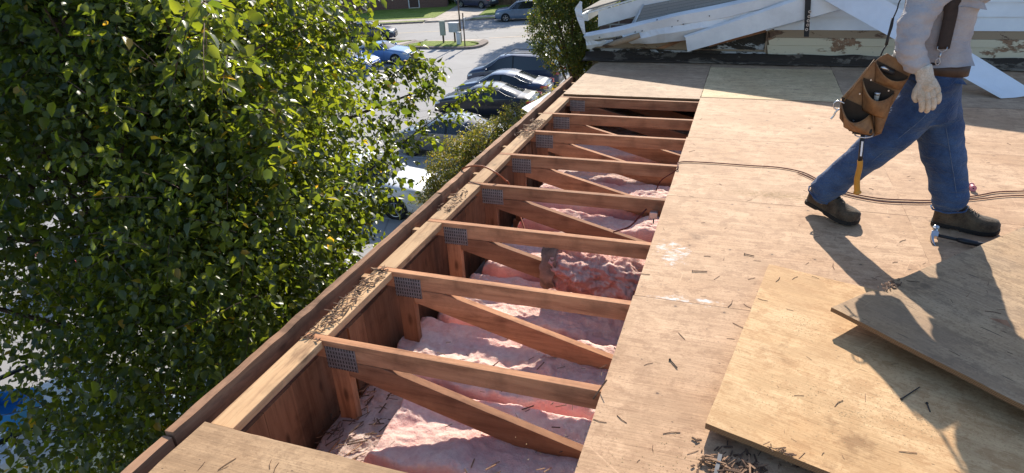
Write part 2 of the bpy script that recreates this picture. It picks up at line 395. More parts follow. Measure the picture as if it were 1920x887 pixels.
# island between lot and road
def rounded(xy, r, k, n=6):
    out = []
    m = len(xy)
    for i, p in enumerate(xy):
        p = Vector((*p, 0)); a = Vector((*xy[i-1], 0)); b = Vector((*xy[(i+1) % m], 0))
        rr = r if i in k else 0
        if not rr: out.append((p.x, p.y)); continue
        d1 = (a-p).normalized()*rr; d2 = (b-p).normalized()*rr
        for j in range(n+1):
            t = j/n; q = (p+d1)*(1-t)**2+p*2*t*(1-t)+(p+d2)*t*t; out.append((q.x, q.y))
    return out
isl = [(-24.2, 42.7), (-17.7, 42.9), (-18.0, 46.6), (-23.6, 45.3)]
sheet('island_kerb', rounded(isl, 1.6, (1, 2)), 0, 'curb', 0.15)
isg = [(-23.9, 43.0), (-18.05, 43.15), (-18.4, 45.3), (-22.9, 45.0)]
sheet('island_lawn', rounded(isg, 1.3, (1, 2)), 0, 'grass', 0.18)
sheet('island_footway', [(-23.4, 45.05), (-18.6, 45.4), (-18.6, 46.3), (-23.3, 45.25)], 0, 'concrete', 0.165)
lw = [(-24.2, 42.7), (-23.6, 45.3), st(-4.2, 0), st(-60, 0), (-60, 31), (-29, 39.5)]
sheet('near_kerb', lw, 0, 'curb', 0.13)
sheet('near_footway', [(-24.4, 42.9), (-23.8, 45.2), (-26, 44.4), (-60, 32.6), (-60, 31.3), (-29, 39.8)], 0, 'concrete', 0.15)
sheet('near_lawn', [(-25.4, 43.4), (-24.2, 45.3), st(-6, -.2), st(-60, -.2), (-60, 33), (-29, 41.0)], 0, 'grass', 0.17)
for y in (31.6, 34.3, 36.9, 39.7, 42.0):                  # painted bays on the far row
    x0 = -25.5+(y-37)*0.1
    sheet('bay_line', [(x0, y), (x0+5.4, y+0.15), (x0+5.4, y+0.26), (x0, y+0.11)], 0.006, 'white_line')
for y in (12.8, 15.5, 18.2, 20.9, 23.6, 26.3, 29.0, 31.7, 34.6):
    sheet('bay_line', [(-13.6, y), (-8.4, y), (-8.4, y+0.1), (-13.6, y+0.1)], 0.006, 'white_line')
sheet('building_footway', [(-7.6, -30), (-6.2, -30), (-6.2, 38), (-7.6, 38)], 0, 'concrete', 0.12)
sheet('planting_bed', [(-6.2, -30), (-1.9, -30), (-1.9, 38), (-6.2, 38)], 0, 'soil', 0.14)
sheet('tree_island', rounded([(-7.9, 1.5), (-3.0, 1.5), (-3.0, 11.5), (-7.9, 11.5)], 1.2, (0, 1, 2, 3)), 0, 'grass', 0.145)

# ------------------------------------------------------------------ the building under repair
TZ = -0.018                                                # top of the trusses, underside of the plywood
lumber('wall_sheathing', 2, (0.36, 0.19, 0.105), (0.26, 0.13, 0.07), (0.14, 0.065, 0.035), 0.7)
plain('brick_red', (0.24, 0.11, 0.08), 0.9, 0, 0.2, 4, 0.3)
plain('ceiling_board', (0.22, 0.19, 0.17), 0.95, 0, 0.2, 3)
bld = empty('apartment_building', (-1.7, 0, GZ))
tag(bld, 'two storey building under the opened flat roof, its wall below the raw fascia', 'building')
m = MB(); m.box(-1.70, -1.655, -6, 7.93, GZ, -0.14); wp(m, 'outer_wall', 'brick_red', bld)
rs = random.Random(4); yy = -6.0
while yy < 7.8:
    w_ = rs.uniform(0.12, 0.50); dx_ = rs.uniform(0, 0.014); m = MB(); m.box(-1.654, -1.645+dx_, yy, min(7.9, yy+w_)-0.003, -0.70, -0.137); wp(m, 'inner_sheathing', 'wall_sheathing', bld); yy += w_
m = MB(); m.box(-1.645, 9, -6, 7.93, -0.68, -0.66); wp(m, 'ceiling', 'ceiling_board', bld)
m = MB(); m.box(-1.655, 9, -6.05, -6.0, GZ, -0.02); m.box(9.0, 9.05, -6.05, 7.93, GZ, -0.02); wp(m, 'end_wall', 'brick_red', bld)

# trusses
TY = [0.06, 0.67, 1.285, 1.88, 2.50, 3.11, 3.73, 4.35, 4.955, 5.50, 6.10, 6.71, 7.32]
order = ['nearest', 'second', 'third', 'fourth', 'fifth', 'sixth', 'seventh', 'eighth']
def make_truss(y, label, seed):
    rr = random.Random(seed)
    t = empty('roof_truss', (-1.68, y, TZ)); tag(t, label, 'roof truss', 'wooden roof trusses')
    L = 5.3; h = 0.019
    m = MB(); m.box(0.0, L, -h, h, -0.089, 0); m.build('top_chord', 'truss_wood_x', t, bevel=0.0025)
    m = MB(); m.box(0.09, L, -h, h, -0.63, -0.545); m.build('bottom_chord', 'truss_wood_x', t)
    for x in (0.115,):
        m = MB(); m.box(x, x+0.089, -h, h, -0.544, -0.0905); m.build('end_post', 'truss_wood_z', t, bevel=0.002)
    # the web sloping down to the right, cut square against the chord
    def web(x0, x1, name='web'):
        s = 1 if x1 > x0 else -1
        m = MB()
        a = 0.0908; sl = 0.2475*s
        L0 = 0.34; top = lambda x: -a-(x-x0)*sl+0.0
        P = [(x0, -h, -a), (x0+s*0.17, -h, -a), (x1, -h, -0.45), (x1, -h, -0.544), (x1-s*0.12, -h, -0.544), (x0, -h, -a-0.075)]
        m.slab(P, (0, 2*h, 0)); return m.build(name, 'truss_wood_x', t, bevel=0.002)
    web(0.206, 1.75)
    if seed > 7:
        web(2.9, 1.78)
    # pressed steel plates at the joint, with their rows of slots
    for sy in (-1, 1):
        m = MB(); yy = sy*(h+0.0012)
        m.box(0.105, 0.255, yy-0.001, yy+0.001, -0.135+rr.uniform(-.005, .005), -0.026)
        m.build('nail_plate', 'nail_plate', t)
    return t
lab = {3: 'nearest roof truss, dark stain beside its nail plate, last bay before the corner panel',
       4: 'second roof truss from the camera, in front of the torn insulation roll',
       5: 'third roof truss from the camera, crossing just behind the torn insulation roll',
       6: 'fourth roof truss from the camera, beside the small grey junction box',
       7: 'fifth roof truss from the camera, just beyond the red hose loop',
       8: 'sixth roof truss, in the middle of the far half of the opening',
       9: 'seventh roof truss, next but one before the far plywood panel', 10: 'roof truss right under the front edge of the far plywood panel',
       0: 'hidden roof truss below the corner plywood, farthest behind the camera', 1: 'hidden roof truss under the middle of the corner plywood',
       2: 'roof truss right under the edge of the corner plywood panel', 11: 'roof truss below the far plywood panel, open at its left end',
       12: 'last roof truss before the peeling wall, open at its left end'}
for i, y in enumerate(TY): make_truss(y, lab[i], i)

# blocking between truss ends
def debris_layer(cx0, cx1, y0, y1, z, n, seed, size=0.05, mats=('dark_splinter', 'pale_splinter'), pile=0.012):
    rr = random.Random(seed); m = MB()
    for k in range(n):
        x = rr.uniform(cx0, cx1); y = rr.uniform(y0, y1)
        a = rr.gauss(1.2, 0.7); l = size*rr.uniform(0.3, 1.3); w = rr.uniform(0.0012, 0.006); zz = z+rr.random()*pile
        d = Vector((math.cos(a), math.sin(a), rr.uniform(-0.15, 0.15)))*l/2
        m.bar(Vector((x, y, zz+w/2))-d, Vector((x, y, zz+w/2))+d, w, w*0.6, mi=rr.choice([0, 0, 1]))
    return m
plain('dark_splinter', (0.125, 0.068, 0.042), 0.9, 0, 0.35, 30); plain('pale_splinter', (0.30, 0.165, 0.09), 0.8, 0, 0.3, 30)
bl_lab = {2: 'short board between truss ends, partly under the corner plywood panel', 3: 'short board buried in splinters between the two nearest open trusses',
          4: 'short clean pale board between the second and third open trusses', 5: 'short board with a clump of dark debris at its middle',
          6: 'short pale board that the red hose arches over', 7: 'short pale board beyond the red hose, beside the low bush',
          8: 'short board strewn with brown debris, level with the far bays', 9: 'short pale board touching the far plywood panel',
          10: 'grey short board beside the far plywood panel', 11: 'last grey short board against the burnt wall foot', 1: 'short board hidden under the corner plywood'}
for i in range(1, 12):
    y0, y1 = TY[i]+0.0205, TY[i+1]-0.0205
    if i in (3, 4, 8): y0 -= 0; 
    m = MB(); m.box(-1.682, -1.582, y0, y1, TZ-0.038, TZ-0.0005)
    o = m.build('blocking_board', 'pale_wood_y', bevel=0.003); tag(o, bl_lab[i], 'board', 'short boards between the truss ends')
m = debris_layer(-1.68, -1.595, 1.85, 2.50, TZ, 170, 3, 0.042, pile=0.014)
m.v += []; o = m.build('wood_debris', ['dark_splinter', 'pale_splinter']); tag(o, 'heap of dark wood splinters lying along the board at the roof edge', 'debris', kind='stuff')
m = debris_layer(-1.70, -1.58, 4.75, 5.25, TZ, 150, 4, 0.05, pile=0.02); o = m.build('wood_debris', ['dark_splinter', 'pale_splinter']); tag(o, 'clump of brown rotten wood on the far roof edge board', 'debris', kind='stuff')
m = debris_layer(-1.69, -1.60, 3.25, 3.6, TZ, 50, 5, 0.035); o = m.build('wood_debris', ['dark_splinter', 'pale_splinter']); tag(o, 'small clump of splinters on the pale edge board', 'debris', kind='stuff')

# fascia boards, each end to end
def fascia(y0, y1, label, dz=0.0, tilt=0.0):
    P = []; n = max(8, int((y1-y0)/0.03)); rr = random.Random(int(y0*100))
    m = MB()
    prof = [(-1.795, -0.20), (-1.795, 0.0), (-1.757, 0.0), (-1.757, -0.20)]
    ph = rr.random()*9
    for i in range(n+1):
        y = y0+(y1-y0)*i/n; row = []
        for k, (x, z) in enumerate(prof):
            j = 0.006*noise.noise(Vector((y*2+ph, k, 0)))
            row.append((x+j+tilt*(z+0.2), y, z+dz+(0.006*noise.noise(Vector((y*9+ph, 3.3+k, 0))) if z == 0 else 0)))
        row.append(row[0]); P.append(row)
    m.grid(P); m.add(P[0][:4], [(0, 1, 2, 3)]); m.add(P[-1][:4], [(3, 2, 1, 0)])
    o = m.build('fascia_board', 'fascia_wood'); tag(o, label, 'fascia board', 'weathered boards along the roof edge')
fascia(-2.5, 1.205, 'nearest fascia board, beside the corner plywood and lower than the next', -0.012)
fascia(1.215, 3.46, 'long brown fascia board beside the nearest open bays')
fascia(3.466, 4.97, 'middle fascia board, from the hose arch to the low bush', 0.004)
fascia(4.976, 6.9, 'farthest fascia board, ending short of the white wall')
# lookout ends between the fascia and the trusses
for i, y in enumerate([1.93, 2.47, 3.05, 3.55, 4.00, 4.62, 5.05, 5.60, 6.5, 6.85]):
    if i in (0,): continue
    m = MB(); m.box(-1.756, -1.683, y-0.019, y+0.019, -0.115, -0.055)
    o = m.build('nailer_block', 'pale_wood_x', bevel=0.002); tag(o, 'small wooden nailer between the fascia and a truss end', 'block', 'small nailers behind the fascia')

# ------------------------------------------------------------------ plywood deck
def panel(name, x0, x1, y0, y1, mat, label, z=0.0, rough=0.0, seed=0, group='plywood panels of the roof deck', ths=0.0175):
    nx, ny = max(2, int((x1-x0)/0.05)), max(2, int((y1-y0)/0.05)); m = MB()
    def wob(x, y, s): return rough*noise.noise(Vector((x*5+seed, y*5, s)))
    edge = []
    for i in range(nx): edge.append((x0+(x1-x0)*i/nx, y0))
    for i in range(ny): edge.append((x1, y0+(y1-y0)*i/ny))
    for i in range(nx): edge.append((x1-(x1-x0)*i/nx, y1))
    for i in range(ny): edge.append((x0, y1-(y1-y0)*i/ny))
    cx, cyy = (x0+x1)/2, (y0+y1)/2
    pts = []
    for k, (x, y) in enumerate(edge):
        w = wob(x, y, seed)+rough*0.6*noise.noise(Vector((x*40, y*40, seed)))
        pts.append((x+(w if abs(x-x0) < 1e-6 or abs(x-x1) < 1e-6 else 0), y+(w if abs(y-y0) < 1e-6 or abs(y-y1) < 1e-6 else 0)))
    n = len(pts)
    m.add([(x, y, z) for x, y in pts], [tuple(range(n))], 0)
    m.add([(x, y, z-ths) for x, y in pts], [tuple(range(n))], 1)
    o = len(m.v); a = [(x, y, z) for x, y in pts]+[(x, y, z-ths) for x, y in pts]
    m.add(a, [(i, (i+1) % n, (i+1) % n+n, i+n) for i in range(n)], 1)
    ob = m.build(name, [mat, 'ply_edge'], loc=((x0+x1)/2, (y0+y1)/2, 0)); tag(ob, label, 'plywood', group)
    return ob
g = 0.0015
XS = -0.36
panel('plywood_sheet', XS, 0.944, 2.54+g, 3.76-g, 'deck_plywood', 'weathered deck panel with white paint splashes along the opening', seed=3, rough=0.001)
panel('plywood_sheet', XS-0.004, 0.944, 1.30+g, 2.54-g, 'deck_plywood', 'weathered deck panel in the foreground, left of the loose plywood sheets', seed=4, rough=0.001)
panel('plywood_sheet', XS-0.006, 0.944, 0.08, 1.30-g, 'deck_plywood', 'deck panel at the bottom edge, under the splinter pile', seed=5, rough=0.001)
panel('plywood_sheet', XS+0.004, 0.944, 3.76+g, 4.96-g, 'deck_plywood', 'weathered deck panel where the hose drops into the opening', seed=6, rough=0.001)
panel('plywood_sheet', XS+0.012, 0.944, 4.96+g, 6.20-g, 'deck_plywood', 'pale deck panel just before the wall shade, beside the farthest bays', seed=7, rough=0.001)
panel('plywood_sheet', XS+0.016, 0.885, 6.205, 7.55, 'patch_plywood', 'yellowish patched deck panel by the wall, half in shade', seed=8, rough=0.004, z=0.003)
panel('plywood_sheet', 0.889, 3.38, 6.205, 7.90, 'worn_shade_plywood', 'shaded deck panel beneath the leaning white plank', seed=9, rough=0.002)
panel('plywood_sheet', 0.9445, 3.38, 3.76+g, 4.96-g, 'deck_plywood', 'deck panel behind the worker, crossed by the hose', seed=10, rough=0.001)
panel('plywood_sheet', 0.9445, 3.38, 4.96+g, 6.20-g, 'deck_plywood', 'deck panel behind the worker, at the edge of the wall shade', seed=11, rough=0.001)
panel('plywood_sheet', 0.9445, 3.38, 2.54+g, 3.76-g, 'deck_plywood', 'deck panel under the worker\'s front boot and the black hammer', seed=12, rough=0.001)
panel('plywood_sheet', 0.9445, 3.38, 0.08, 2.54-g, 'deck_plywood', 'deck panel beneath the tilted grey plywood sheet', seed=13, rough=0.001)
panel('plywood_sheet', 3.383, 9.0, -6, 7.90, 'deck_plywood', 'far right expanse of roof deck beyond the worker', seed=14)
panel('plywood_sheet', XS+0.016, 0.885, 7.553, 7.90, 'worn_shade_plywood', 'narrow tar-stained deck strip at the foot of the cream boards', seed=15)
panel('plywood_sheet', -1.66, XS+0.012, 6.14, 7.62, 'worn_shade_plywood', 'far left deck panel, crossed by the slanting shade edge', seed=16, rough=0.006)
panel('plywood_sheet', -1.64, XS+0.012, 7.623, 7.90, 'worn_shade_plywood', 'narrow dark deck strip in front of the burnt wall foot', seed=17, rough=0.004)
panel('plywood_sheet', -1.75, 9.0, -6, 0.078, 'deck_plywood', 'roof deck behind the camera', seed=18)
panel('plywood_sheet', -1.69, -0.37, 0.08, 1.29, 'corner_plywood', 'grey worn corner panel at the near end of the opening', seed=19, rough=0.006)

# ------------------------------------------------------------------ insulation
def lumpy(x0, x1, y0, y1, z, th, mat, label, seed, amp=0.05, res=0.009, name='insulation_batt', tilt=0.0, rag=0.03):
    nx, ny = int((x1-x0)/res), int((y1-y0)/res)
    m = MB(); P = []
    def edgef(a): return min(1.0, max(0.0, a))
    for i in range(nx+1):
        row = []
        for j in range(ny+1):
            x = x0+(x1-x0)*i/nx; y = y0+(y1-y0)*j/ny
            v = Vector((x*2.2+seed*7.3, y*3.0, seed))
            h = amp*(noise.noise(v)+0.55*noise.noise(v*2.6)+0.32*noise.noise(v*6)+0.2*noise.noise(v*13)+0.1*noise.noise(v*24)+0.05*noise.noise(v*50))
            r = 0.0012*noise.noise(v*70)
            de = min(i, nx-i, j, ny-j)*res
            e = math.sqrt(max(0.0, 1-(1-min(1, de/0.05))**2))
            row.append((x+rag*noise.noise(v*3+Vector((5, 0, 0))), y+rag*noise.noise(v*3+Vector((0, 9, 0))), z-th*(1-e)+h*e+r+tilt*(x-x0)))
        P.append(row)
    m.grid(P)
    B = [P[0], P[-1], [r[0] for r in P], [r[-1] for r in P]]
    for b in B: m.grid([b, [(p[0]+0.0, p[1], -0.658) for p in b]])
    o = m.build(name, mat, smooth=True); tag(o, label, 'insulation', 'pink insulation batts between the trusses'); return o
lumpy(-1.60, 0.4, 1.25, 1.545, -0.425, 0.12, 'dusty_insulation', 'dusty greyish batt just beyond the corner plywood panel', 1, 0.05)
lumpy(-1.33, 0.4, 1.60, 2.12, -0.37, 0.22, 'pink_insulation', 'thick pale pink batt with a torn deep pink near side', 2, 0.03)
lumpy(-1.61, -1.27, 1.56, 2.15, -0.455, 0.1, 'dusty_insulation', 'low dusty batt end littered with dark splinters, nearest bay', 22, 0.03)
lumpy(-1.60, 0.4, 2.16, 2.72, -0.42, 0.15, 'pink_insulation', 'broad pink batt in the second bay, striped with sunlight', 3, 0.04)
lumpy(-1.55, 0.4, 2.76, 3.34, -0.46, 0.15, 'pink_insulation', 'pink batt below the torn insulation roll', 4, 0.04)
lumpy(-1.50, 0.4, 3.38, 3.94, -0.45, 0.15, 'pink_insulation', 'pink batt behind the torn roll, under the grey junction box', 5, 0.04)
lumpy(-1.45, 0.4, 3.98, 4.30, -0.40, 0.18, 'pink_insulation', 'narrow puffed batt in the fifth bay, bright on top', 6, 0.04)
lumpy(-1.50, 0.4, 4.34, 4.92, -0.40, 0.18, 'pink_insulation', 'pale batt near the red hose, broad and sunlit', 7, 0.035)
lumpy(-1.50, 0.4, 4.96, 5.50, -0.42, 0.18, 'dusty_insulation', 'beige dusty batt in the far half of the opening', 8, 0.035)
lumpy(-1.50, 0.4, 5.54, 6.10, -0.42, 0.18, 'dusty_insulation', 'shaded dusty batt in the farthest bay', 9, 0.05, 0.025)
for k, (a, b) in enumerate(((0.10, 1.2), (6.15, 7.8))): lumpy(-1.6, 1.0, a, b, -0.5, 0.1, 'dusty_insulation', ('batt hidden under the corner plywood', 'batt hidden under the far plywood panel')[k], 30+k, 0.05, 0.05)
# the torn roll lying across two trusses' webs
def roll():
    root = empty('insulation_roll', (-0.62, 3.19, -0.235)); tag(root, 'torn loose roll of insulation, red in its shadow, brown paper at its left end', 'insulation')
    m = MB(); P = []; nx, na = 120, 120
    for i in range(nx+1):
        row = []; x = -0.30+0.62*i/nx
        rr_ = 0.155*(1-0.12*(i/nx))*(1 - (0.25 if i in (0, nx) else 0.0))
        for k in range(na+1):
            a = 2*math.pi*k/na; v = Vector((x*5, math.cos(a)*1.2, math.sin(a)*1.2))
            q = 1+0.32*noise.noise(v*1.3)+0.2*noise.noise(v*3.1)+0.1*noise.noise(v*7)+0.06*noise.noise(v*15)+0.05*noise.noise(v*34)
            if k == na: row.append(row[0]); continue
            row.append((x+0.02*noise.noise(v*2), math.cos(a)*rr_*1.15*q, math.sin(a)*rr_*0.85*q-0.18*(x+0.3)))
        P.append(row)
    m.grid(P); m.add(P[0][:-1], [tuple(range(na))]); m.add(P[-1][:-1], [tuple(range(na))])
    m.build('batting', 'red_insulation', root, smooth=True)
    m = MB(); P = []
    for i in range(9):
        x = -0.345+0.09*i/8; row = []
        for k in range(41):
            a = R(20)+R(250)*k/40; v = Vector((x*9, math.cos(a), math.sin(a)))
            r = 0.172*(1+0.15*noise.noise(v*1.5)+0.05*noise.noise(v*6))
            row.append((x+0.02*noise.noise(v*3), math.cos(a)*r*1.1, math.sin(a)*r*0.9))
        P.append(row)
    m.grid(P); o = m.build('paper_facing', 'kraft_paper', root, smooth=True); s = o.modifiers.new('s', 'SOLIDIFY'); s.thickness = 0.003
plain('kraft_paper', (0.30, 0.17, 0.12), 0.85, 0, 0.3, 12, 0.5)
roll()
m = debris_layer(-1.59, -1.22, 1.60, 2.12, -0.45, 150, 11, 0.07, pile=0.045); o = m.build('wood_debris', ['dark_splinter', 'pale_splinter']); tag(o, 'dark splinters and strips fallen on the low insulation of the nearest bay', 'debris', kind='stuff')
m = debris_layer(-1.3, -0.4, 1.62, 2.6, -0.372, 60, 12, 0.05, pile=0.03); o = m.build('wood_debris', ['dark_splinter', 'pale_splinter']); tag(o, 'thin sprinkling of splinters on the pink insulation', 'debris', kind='stuff')
# ------------------------------------------------------------------ the peeling gable wall at the far end
YW = 7.96
def sheetmetal():
    t = NT('white_metal'); n1 = t.noise(2.0, None, 7, 0.7); n2 = t.noise(28, None, 4, 0.7)
    c = t.ramp(n1, [(0.35, (0.66, 0.66, 0.67)), (0.6, (0.80, 0.80, 0.80))])
    c = t.mix(t.ramp(n2, [(0.68, 0.0), (0.78, 0.35)]), c, (0.30, 0.24, 0.2))
    t.bump(n1, 0.4, 0.02)
    MATS['white_metal'] = t.out(c, 0.38, 0, 0.5)
sheetmetal()
plain('white_siding', (0.78, 0.79, 0.82), 0.5, 0, 0.05, 3)
def peeling(name, paint, wood, amt):
    t = NT(name); a = t.noise(2.4, t.coord((1, 1, 2.2)), 8, 0.72, 0.5); b = t.noise(24, None, 5, 0.7)
    w = t.ramp(b, [(0.3, tuple(x*0.5 for x in wood)), (0.7, wood)])
    s = t.ramp(a, [(amt, 0.0), (amt+0.025, 1.0)])
    p = t.mix(t.ramp(b, [(0.62, 0.0), (0.74, 0.55)]), paint, tuple(x*0.3 for x in wood))
    c = t.mix(s, p, w); t.bump(t.math('MULTIPLY', s, -1.0), 0.6, 0.004)
    MATS[name] = t.out(c, 0.8, 0, 0.3)
peeling('peeling_cream', (0.68, 0.58, 0.41), (0.38, 0.22, 0.13), 0.52)
peeling('peeling_grey', (0.42, 0.41, 0.39), (0.05, 0.04, 0.03), 0.50)
peeling('bare_board', (0.36, 0.26, 0.17), (0.20, 0.12, 0.08), 0.55)
plain('dark_strap', (0.02, 0.018, 0.018), 0.6, 0, 0.2); plain('steel', (0.45, 0.45, 0.47), 0.32, 0.9, 0.1)
def shingles():
    t = NT('shingle'); br = t.n('TexBrick'); br.inputs['Scale'].default_value = 1
    br.inputs['Brick Width'].default_value = 0.6; br.inputs['Row Height'].default_value = 0.028; br.inputs['Mortar Size'].default_value = 0.002
    br.inputs['Color1'].default_value = (0.34, 0.30, 0.26, 1); br.inputs['Color2'].default_value = (0.40, 0.36, 0.31, 1); br.inputs['Mortar'].default_value = (0.22, 0.20, 0.17, 1)
    t.l(t.coord(), br.inputs['Vector']); c = t.mix(t.ramp(t.noise(150), [(0.3, 0.5), (0.7, 0.0)]), br.outputs['Color'], (0.1, 0.09, 0.085))
    t.bump(br.outputs['Fac'], -0.6, 0.006); MATS['shingle'] = t.out(c, 0.95, 0, 0.15)
shingles()
def brickm(name, c1, c2, mort, rot, w=0.21, h=0.075, ms=0.01):
    t = NT(name); br = t.n('TexBrick'); br.inputs['Scale'].default_value = 1
    br.inputs['Brick Width'].default_value = w; br.inputs['Row Height'].default_value = h; br.inputs['Mortar Size'].default_value = ms
    br.inputs['Color1'].default_value = (*c1, 1); br.inputs['Color2'].default_value = (*c2, 1); br.inputs['Mortar'].default_value = (*mort, 1)
    t.l(t.coord(rot=rot), br.inputs['Vector']); c = t.mix(t.ramp(t.noise(30), [(0.3, 0.4), (0.7, 0.0)]), br.outputs['Color'], tuple(x*0.5 for x in c1))
    t.bump(br.outputs['Fac'], -0.5, 0.006); MATS[name] = t.out(c, 0.9, 0, 0.2)
brickm('wall_brick', (0.16, 0.105, 0.095), (0.21, 0.14, 0.12), (0.50, 0.47, 0.42), (R(90), 0, 0))
brickm('house_brick', (0.13, 0.06, 0.045), (0.18, 0.08, 0.06), (0.20, 0.16, 0.14), (R(90), 0, 0))

# tar and flashing at the foot of the wall
peeling('tar', (0.05, 0.036, 0.026), (0.24, 0.19, 0.14), 0.54)
m = MB(); P = []
for i in range(160):
    x = -1.85+i*0.055; P.append([(x, 7.70+0.05*nz(x, 0, 1, 2.5)+0.02*nz(x, 0, 5, 9), 0.008), (x, 7.80, 0.014+0.006*nz(x, 4, 1, 6)), (x, 7.90, 0.03), (x, 7.925, 0.085+0.015*nz(x, 2, 2, 4))])
m.grid(P); o = m.build('tar_flashing', 'tar', smooth=True); m2 = o.modifiers.new('s', 'SOLIDIFY'); m2.thickness = 0.006; tag(o, 'black tar strip along the foot of the peeling wall', 'flashing')

gw = empty('gable_wall', (-1.8, YW, 0)); tag(gw, 'peeling white gable wall of the next unit, its trim torn off, at the far end of the deck', 'wall')
def rz_(x): return 0.47+0.27*(x+1.72)                       # underside of the rake
# lap siding: courses each leaning out at the foot
m = MB(); z = 0.347; k = 0
while z < 3.2:
    z1 = z+0.137; x0 = 0.28 if z < 0.62 else 0.28
    xr0 = max(x0, (z1-0.47)/0.27-1.72)
    P = [(xr0, YW-0.018, z), (9.0, YW-0.018, z), (9.0, YW-0.003, z1), (xr0, YW-0.003, z1)]
    m.slab(P, (0, 0.006, 0)); z = z1+0.0005; k += 1
wp(m, 'lap_siding', 'white_siding', gw)
m = MB(); m.slab([(-1.78, YW+0.02, -6.4), (9, YW+0.02, -6.4), (9, YW+0.02, 3.2), (0.5, YW+0.02, 0.98), (0.1, YW+0.02, 0.40), (-1.78, YW+0.02, 0.17)], (0, 0.12, 0)); wp(m, 'sheathing', 'bare_board', gw)
# cream boards
def pboard(pts, mat, name='board', y=YW, th=0.02, n=None):
    m = MB(); m.slab([(p[0], y, p[1]) for p in pts], (0, th, 0)); return wp(m, name, mat, gw, bevel=0.002)
pboard([(0.255, 0.262), (9, 0.262), (9, 0.345), (0.225, 0.345)], 'bare_board', y=YW-0.005)
pboard([(0.250, 0.180), (9, 0.180), (9, 0.2605), (0.225, 0.2605)], 'peeling_cream', y=YW-0.012)
pboard([(0.25, 0.075), (9, 0.075), (9, 0.1785), (0.225, 0.1785)], 'peeling_cream', y=YW-0.006)
pboard([(0.2, 0.03), (9, 0.03), (9, 0.0735), (0.2, 0.0735)], 'peeling_grey', y=YW-0.014)
pboard([(-1.80, 0.02), (0.22, 0.03), (0.22, 0.105), (-1.80, 0.12)], 'peeling_grey', y=YW-0.03)
pboard([(-0.62, 0.125), (0.2, 0.125), (0.21, 0.33), (-0.62, 0.16)], 'peeling_grey', y=YW+0.006, th=0.012)
pboard([(-1.25, 0.13), (-0.55, 0.11), (-0.45, 0.20), (-0.70, 0.23), (-1.1, 0.18)], 'bare_board', y=YW-0.012)
pboard([(-0.40, 0.15), (0.21, 0.325), (0.21, 0.375), (-0.42, 0.20)], 'truss_wood_x', y=YW-0.02)
pboard([(-1.0, 0.13), (-0.9, 0.13), (-0.62, 0.25), (-0.70, 0.25)], 'truss_wood_x', y=YW-0.03)
pboard([(0.205, 0.10), (0.222, 0.10), (0.222, 0.36), (0.205, 0.33)], 'bare_board', y=YW-0.03, th=0.03)
# brick of the wall face behind, seen over the trim at the left end
m = MB(); m.slab([(-1.72, YW+0.15, -6.4), (-0.2, YW+0.15, -6.4), (-0.2, YW+0.15, 0.86), (-1.72, YW+0.15, 0.45)], (0, 0.2, 0)); wp(m, 'brick_face', 'wall_brick', gw)
# rake board with drip edge and the shingled roof going back
m = MB(); m.slab([(-1.73, YW+0.10, 0.355), (9, YW+0.10, 0.355+0.27*10.73), (9, YW+0.10, 0.535+0.27*10.73), (-1.73, YW+0.10, 0.535)], (0, 0.02, 0)); wp(m, 'rake_board', 'white_metal', gw)
m = MB(); m.slab([(-1.86, YW+0.095, 0.507), (9, YW+0.095, 0.548+0.27*10.73), (9, YW+0.095, 0.562+0.27*10.73), (-1.86, YW+0.095, 0.527)], (0, 0.07, 0)); wp(m, 'drip_edge', 'white_metal', gw)
m = MB(); m.slab([(-1.93, YW+0.125, 0.524), (9, YW+0.125, 0.565+0.27*10.73), (9, YW+7, 0.565+0.27*10.73), (-1.93, YW+7, 0.524)], (0, 0, 0.02)); 
rf = m.build('roof', 'shingle', gw); rf.location = tuple(-v for v in gw.location)
m = MB(); m.box(-1.95, -1.86, YW+0.12, YW+7, 0.42, 0.50); wp(m, 'gutter', 'white_metal', gw)
# torn strip of old shingles left below the rake
m = MB(); m.slab([(-1.30, 7.80, 0.30), (0.35, 7.83, 0.66), (0.6, YW+0.085, 0.93), (-1.18, YW+0.085, 0.60)], (0, 0.004, -0.012))
o = wp(m, 'shingle_strip', 'shingle', gw)
m = MB(); m.slab([(-1.345, 7.79, 0.305), (-1.30, 7.79, 0.305), (-1.18, YW+0.08, 0.605), (-1.20, YW+0.08, 0.605)], (0, 0.01, 0.012)); wp(m, 'drip_strip', 'white_metal', gw)

